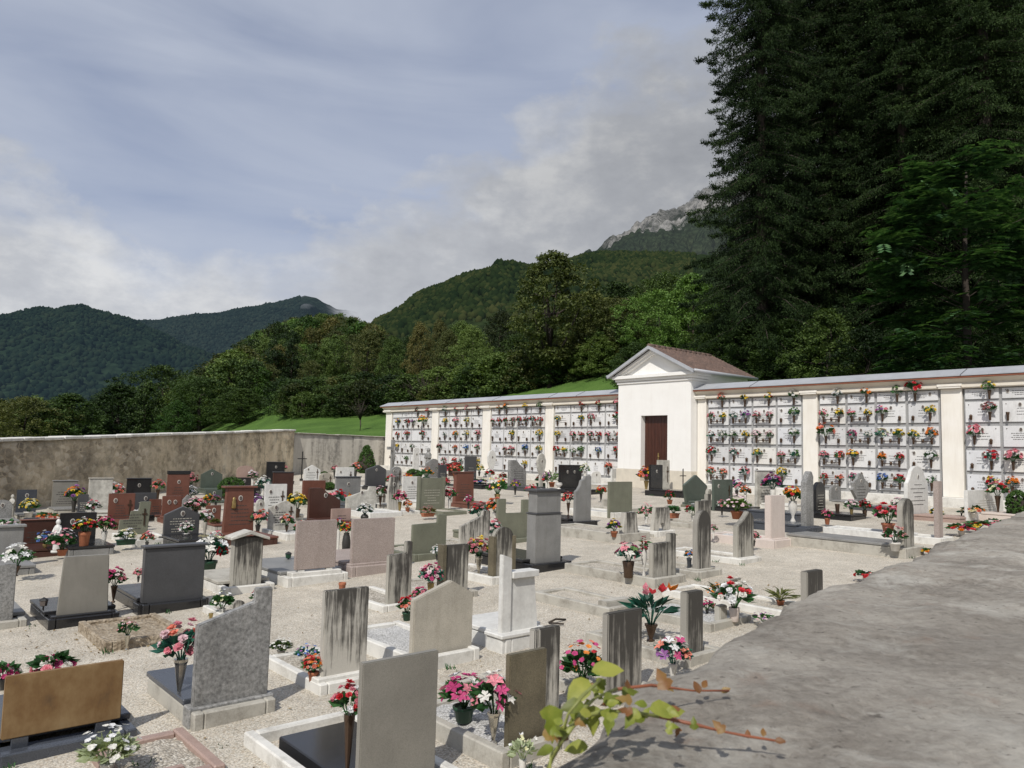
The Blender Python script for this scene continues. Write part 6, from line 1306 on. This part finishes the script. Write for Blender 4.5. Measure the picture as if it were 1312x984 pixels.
 (360, 840, .03, 'whitepot', 818, 30, 'W', 'low green and white ground plant on pebbly grave', 'small', 'leaf_dark', None, 'bush'),
 (393, 850, .03, 'iron', 826, 28, 'BVW', 'small blue and white flowers behind the square streaked stone', 'small', 'tealleaf'),
 (401, 876, .05, 'terra', 838, 27, 'SRO', 'big salmon red blooms against the square streaked stone', 'full'),
 (118, 668, .08, 'pale', 640, 17, 'WP', 'white and pink bunch beside the grey niche stone', 'rose'),
 (176, 676, .08, 'iron', 652, 16, 'RW', 'red and white flowers between black and olive stones', 'rose', 'tealleaf'),
 (222, 676, .08, 'terra', 656, 16, 'OY', 'orange yellow marigolds before the two portrait red stone', 'full'),
 (238, 690, .1, 'whitepot', 668, 18, 'LW', 'pale pink flowers at right of black gabled stone', 'rose'),
 (276, 700, .08, 'iron', 680, 18, 'PW', 'pink and white flowers left of tall red granite foot', 'rose'),
 (300, 664, .06, 'terra', 648, 15, 'R', 'red geranium behind the tall red granite', 'rose'),
 (312, 646, .06, 'pale', 626, 16, 'WB', 'white and blue flowers behind the tall red granite top', 'rose', 'tealleaf'),
 (350, 656, .06, 'iron', 636, 13, 'MR', 'crimson flowers between the two white cross stones', 'rose'),
 (385, 690, .05, 'iron', 668, 18, 'PS', 'pink blooms at the right of stained white stone', 'rose'),
 (404, 640, .06, 'pale', 620, 14, 'RW', 'red and white flowers behind the scroll stone', 'rose'),
 (418, 652, .08, 'iron', 634, 14, 'PL', 'pink flowers at the right of scroll stone', 'rose'),
 (446, 646, .08, 'terra', 628, 14, 'YO', 'yellow orange flowers before the blue grey stone', 'rose'),
 (500, 628, .08, 'pale', 608, 13, 'RP', 'red bunch right of the black hooded stone', 'rose'),
 (523, 628, .05, 'terra', 606, 14, 'RO', 'red potted flowers before the far niches', 'rose'),
 (548, 640, .05, 'iron', 622, 12, 'PM', 'pink roses at the left green pillar', 'rose'),
 (570, 634, .05, 'pale', 612, 13, 'PR', 'pink roses at the right green pillar', 'rose'),
 (600, 652, .08, 'iron', 634, 13, 'MW', 'crimson and white flowers at foot of capped brown stone', 'rose'),
 (660, 634, .08, 'iron', 614, 13, 'VY', 'violet and yellow flowers at the dolmen stone', 'rose'),
 (680, 640, .06, 'terra', 620, 15, 'RP', 'red flowers at the left of the crowded black grave', 'rose'),
 (700, 628, .05, 'pale', 604, 13, 'VL', 'lilac flowers before the white oval topped stone', 'rose'),
 (770, 642, .05, 'iron', 622, 13, 'RO', 'red begonias left of two leaf stone', 'rose'),
 (858, 646, .08, 'terra', 628, 15, 'DR', 'dark red plant at right end of black base', 'small'),
 (925, 660, .06, 'iron', 640, 13, 'PW', 'pink and white flowers at foot of green square stone', 'rose'),
 (955, 646, .06, 'pale', 622, 14, 'SO', 'salmon flowers below the first right bay', 'rose'),
 (1060, 672, .05, 'terra', 652, 14, 'MP', 'pink potted flowers beside the black arched stone', 'rose'),
 (1200, 672, .05, 'pale', 648, 16, 'WY', 'white and yellow flowers right of the ogee stone', 'rose'),
 (966, 700, .08, 'iron', 680, 15, 'PD', 'dull pink flowers behind swooping streaked stone', 'rose'),
 (330, 776, 0, 'iron', 756, 18, 'RW', 'red and white flowers right of open book stone', 'rose'),
 (560, 718, .06, 'iron', 698, 16, 'W', 'white flowers behind plain olive stone', 'rose', 'tealleaf'),
]
for q in L_: FV(*q)
# ------------------------------------------------------------------ fallen leaves and petals on the gravel
rl = np.random.default_rng(77); VS = []
for k in range(900):
    px, py = rl.uniform(-40, 1320), 640+360*rl.random()**1.3
    if py > 985-(px-690)*.5 and px > 690: continue
    if rl.random() < .45:      # drifts by the bare grave and the coping
        px, py = (rl.normal(120, 60), rl.normal(822, 16)) if rl.random() < .5 else (rl.normal(930, 70), rl.normal(770, 16))
    p = gp(px, py, .012); a = rl.random()*6.28; s = rl.uniform(.008, .022)
    u = np.array([math.cos(a), math.sin(a), rl.normal()*.3])*s; w_ = np.array([-math.sin(a), math.cos(a), rl.normal()*.3])*s*.5; c = np.array(p)
    VS += [c-u, c+w_, c+u, c-w_+np.array([0, 0, .004])]
v = np.array(VS)
tag(link('leaf_litter', np_mesh('leaf_litter', v, np.arange(len(v)).reshape(-1, 4), m_leaf('fallen_leaf', (.06, .035, .015), (.17, .11, .045), (.32, .25, .12), 3, .1, 0))), kind='stuff')
# small weeds at the foot of kerbs
VS = []
for k in range(110):
    g_ = GRAVES[int(rl.integers(len(GRAVES)))]; b = g_.location+AV*rl.uniform(-.5, .5)+DV*rl.choice([-.16, .2])*1.3
    for q in range(14):
        a = rl.random()*6.28; L = rl.uniform(.02, .06); d = np.array([math.cos(a)*.6, math.sin(a)*.6, .8])*L; s = np.array([-math.sin(a), math.cos(a), 0])*.006; c = np.array(b)+rl.normal(size=3)*np.array([.03, .03, 0])
        VS += [c-s, c+s, c+d+s*.3, c+d-s*.3]
v = np.array(VS)
tag(link('weeds', np_mesh('weeds', v, np.arange(len(v)).reshape(-1, 4), M['flowerleaf'])), kind='stuff')
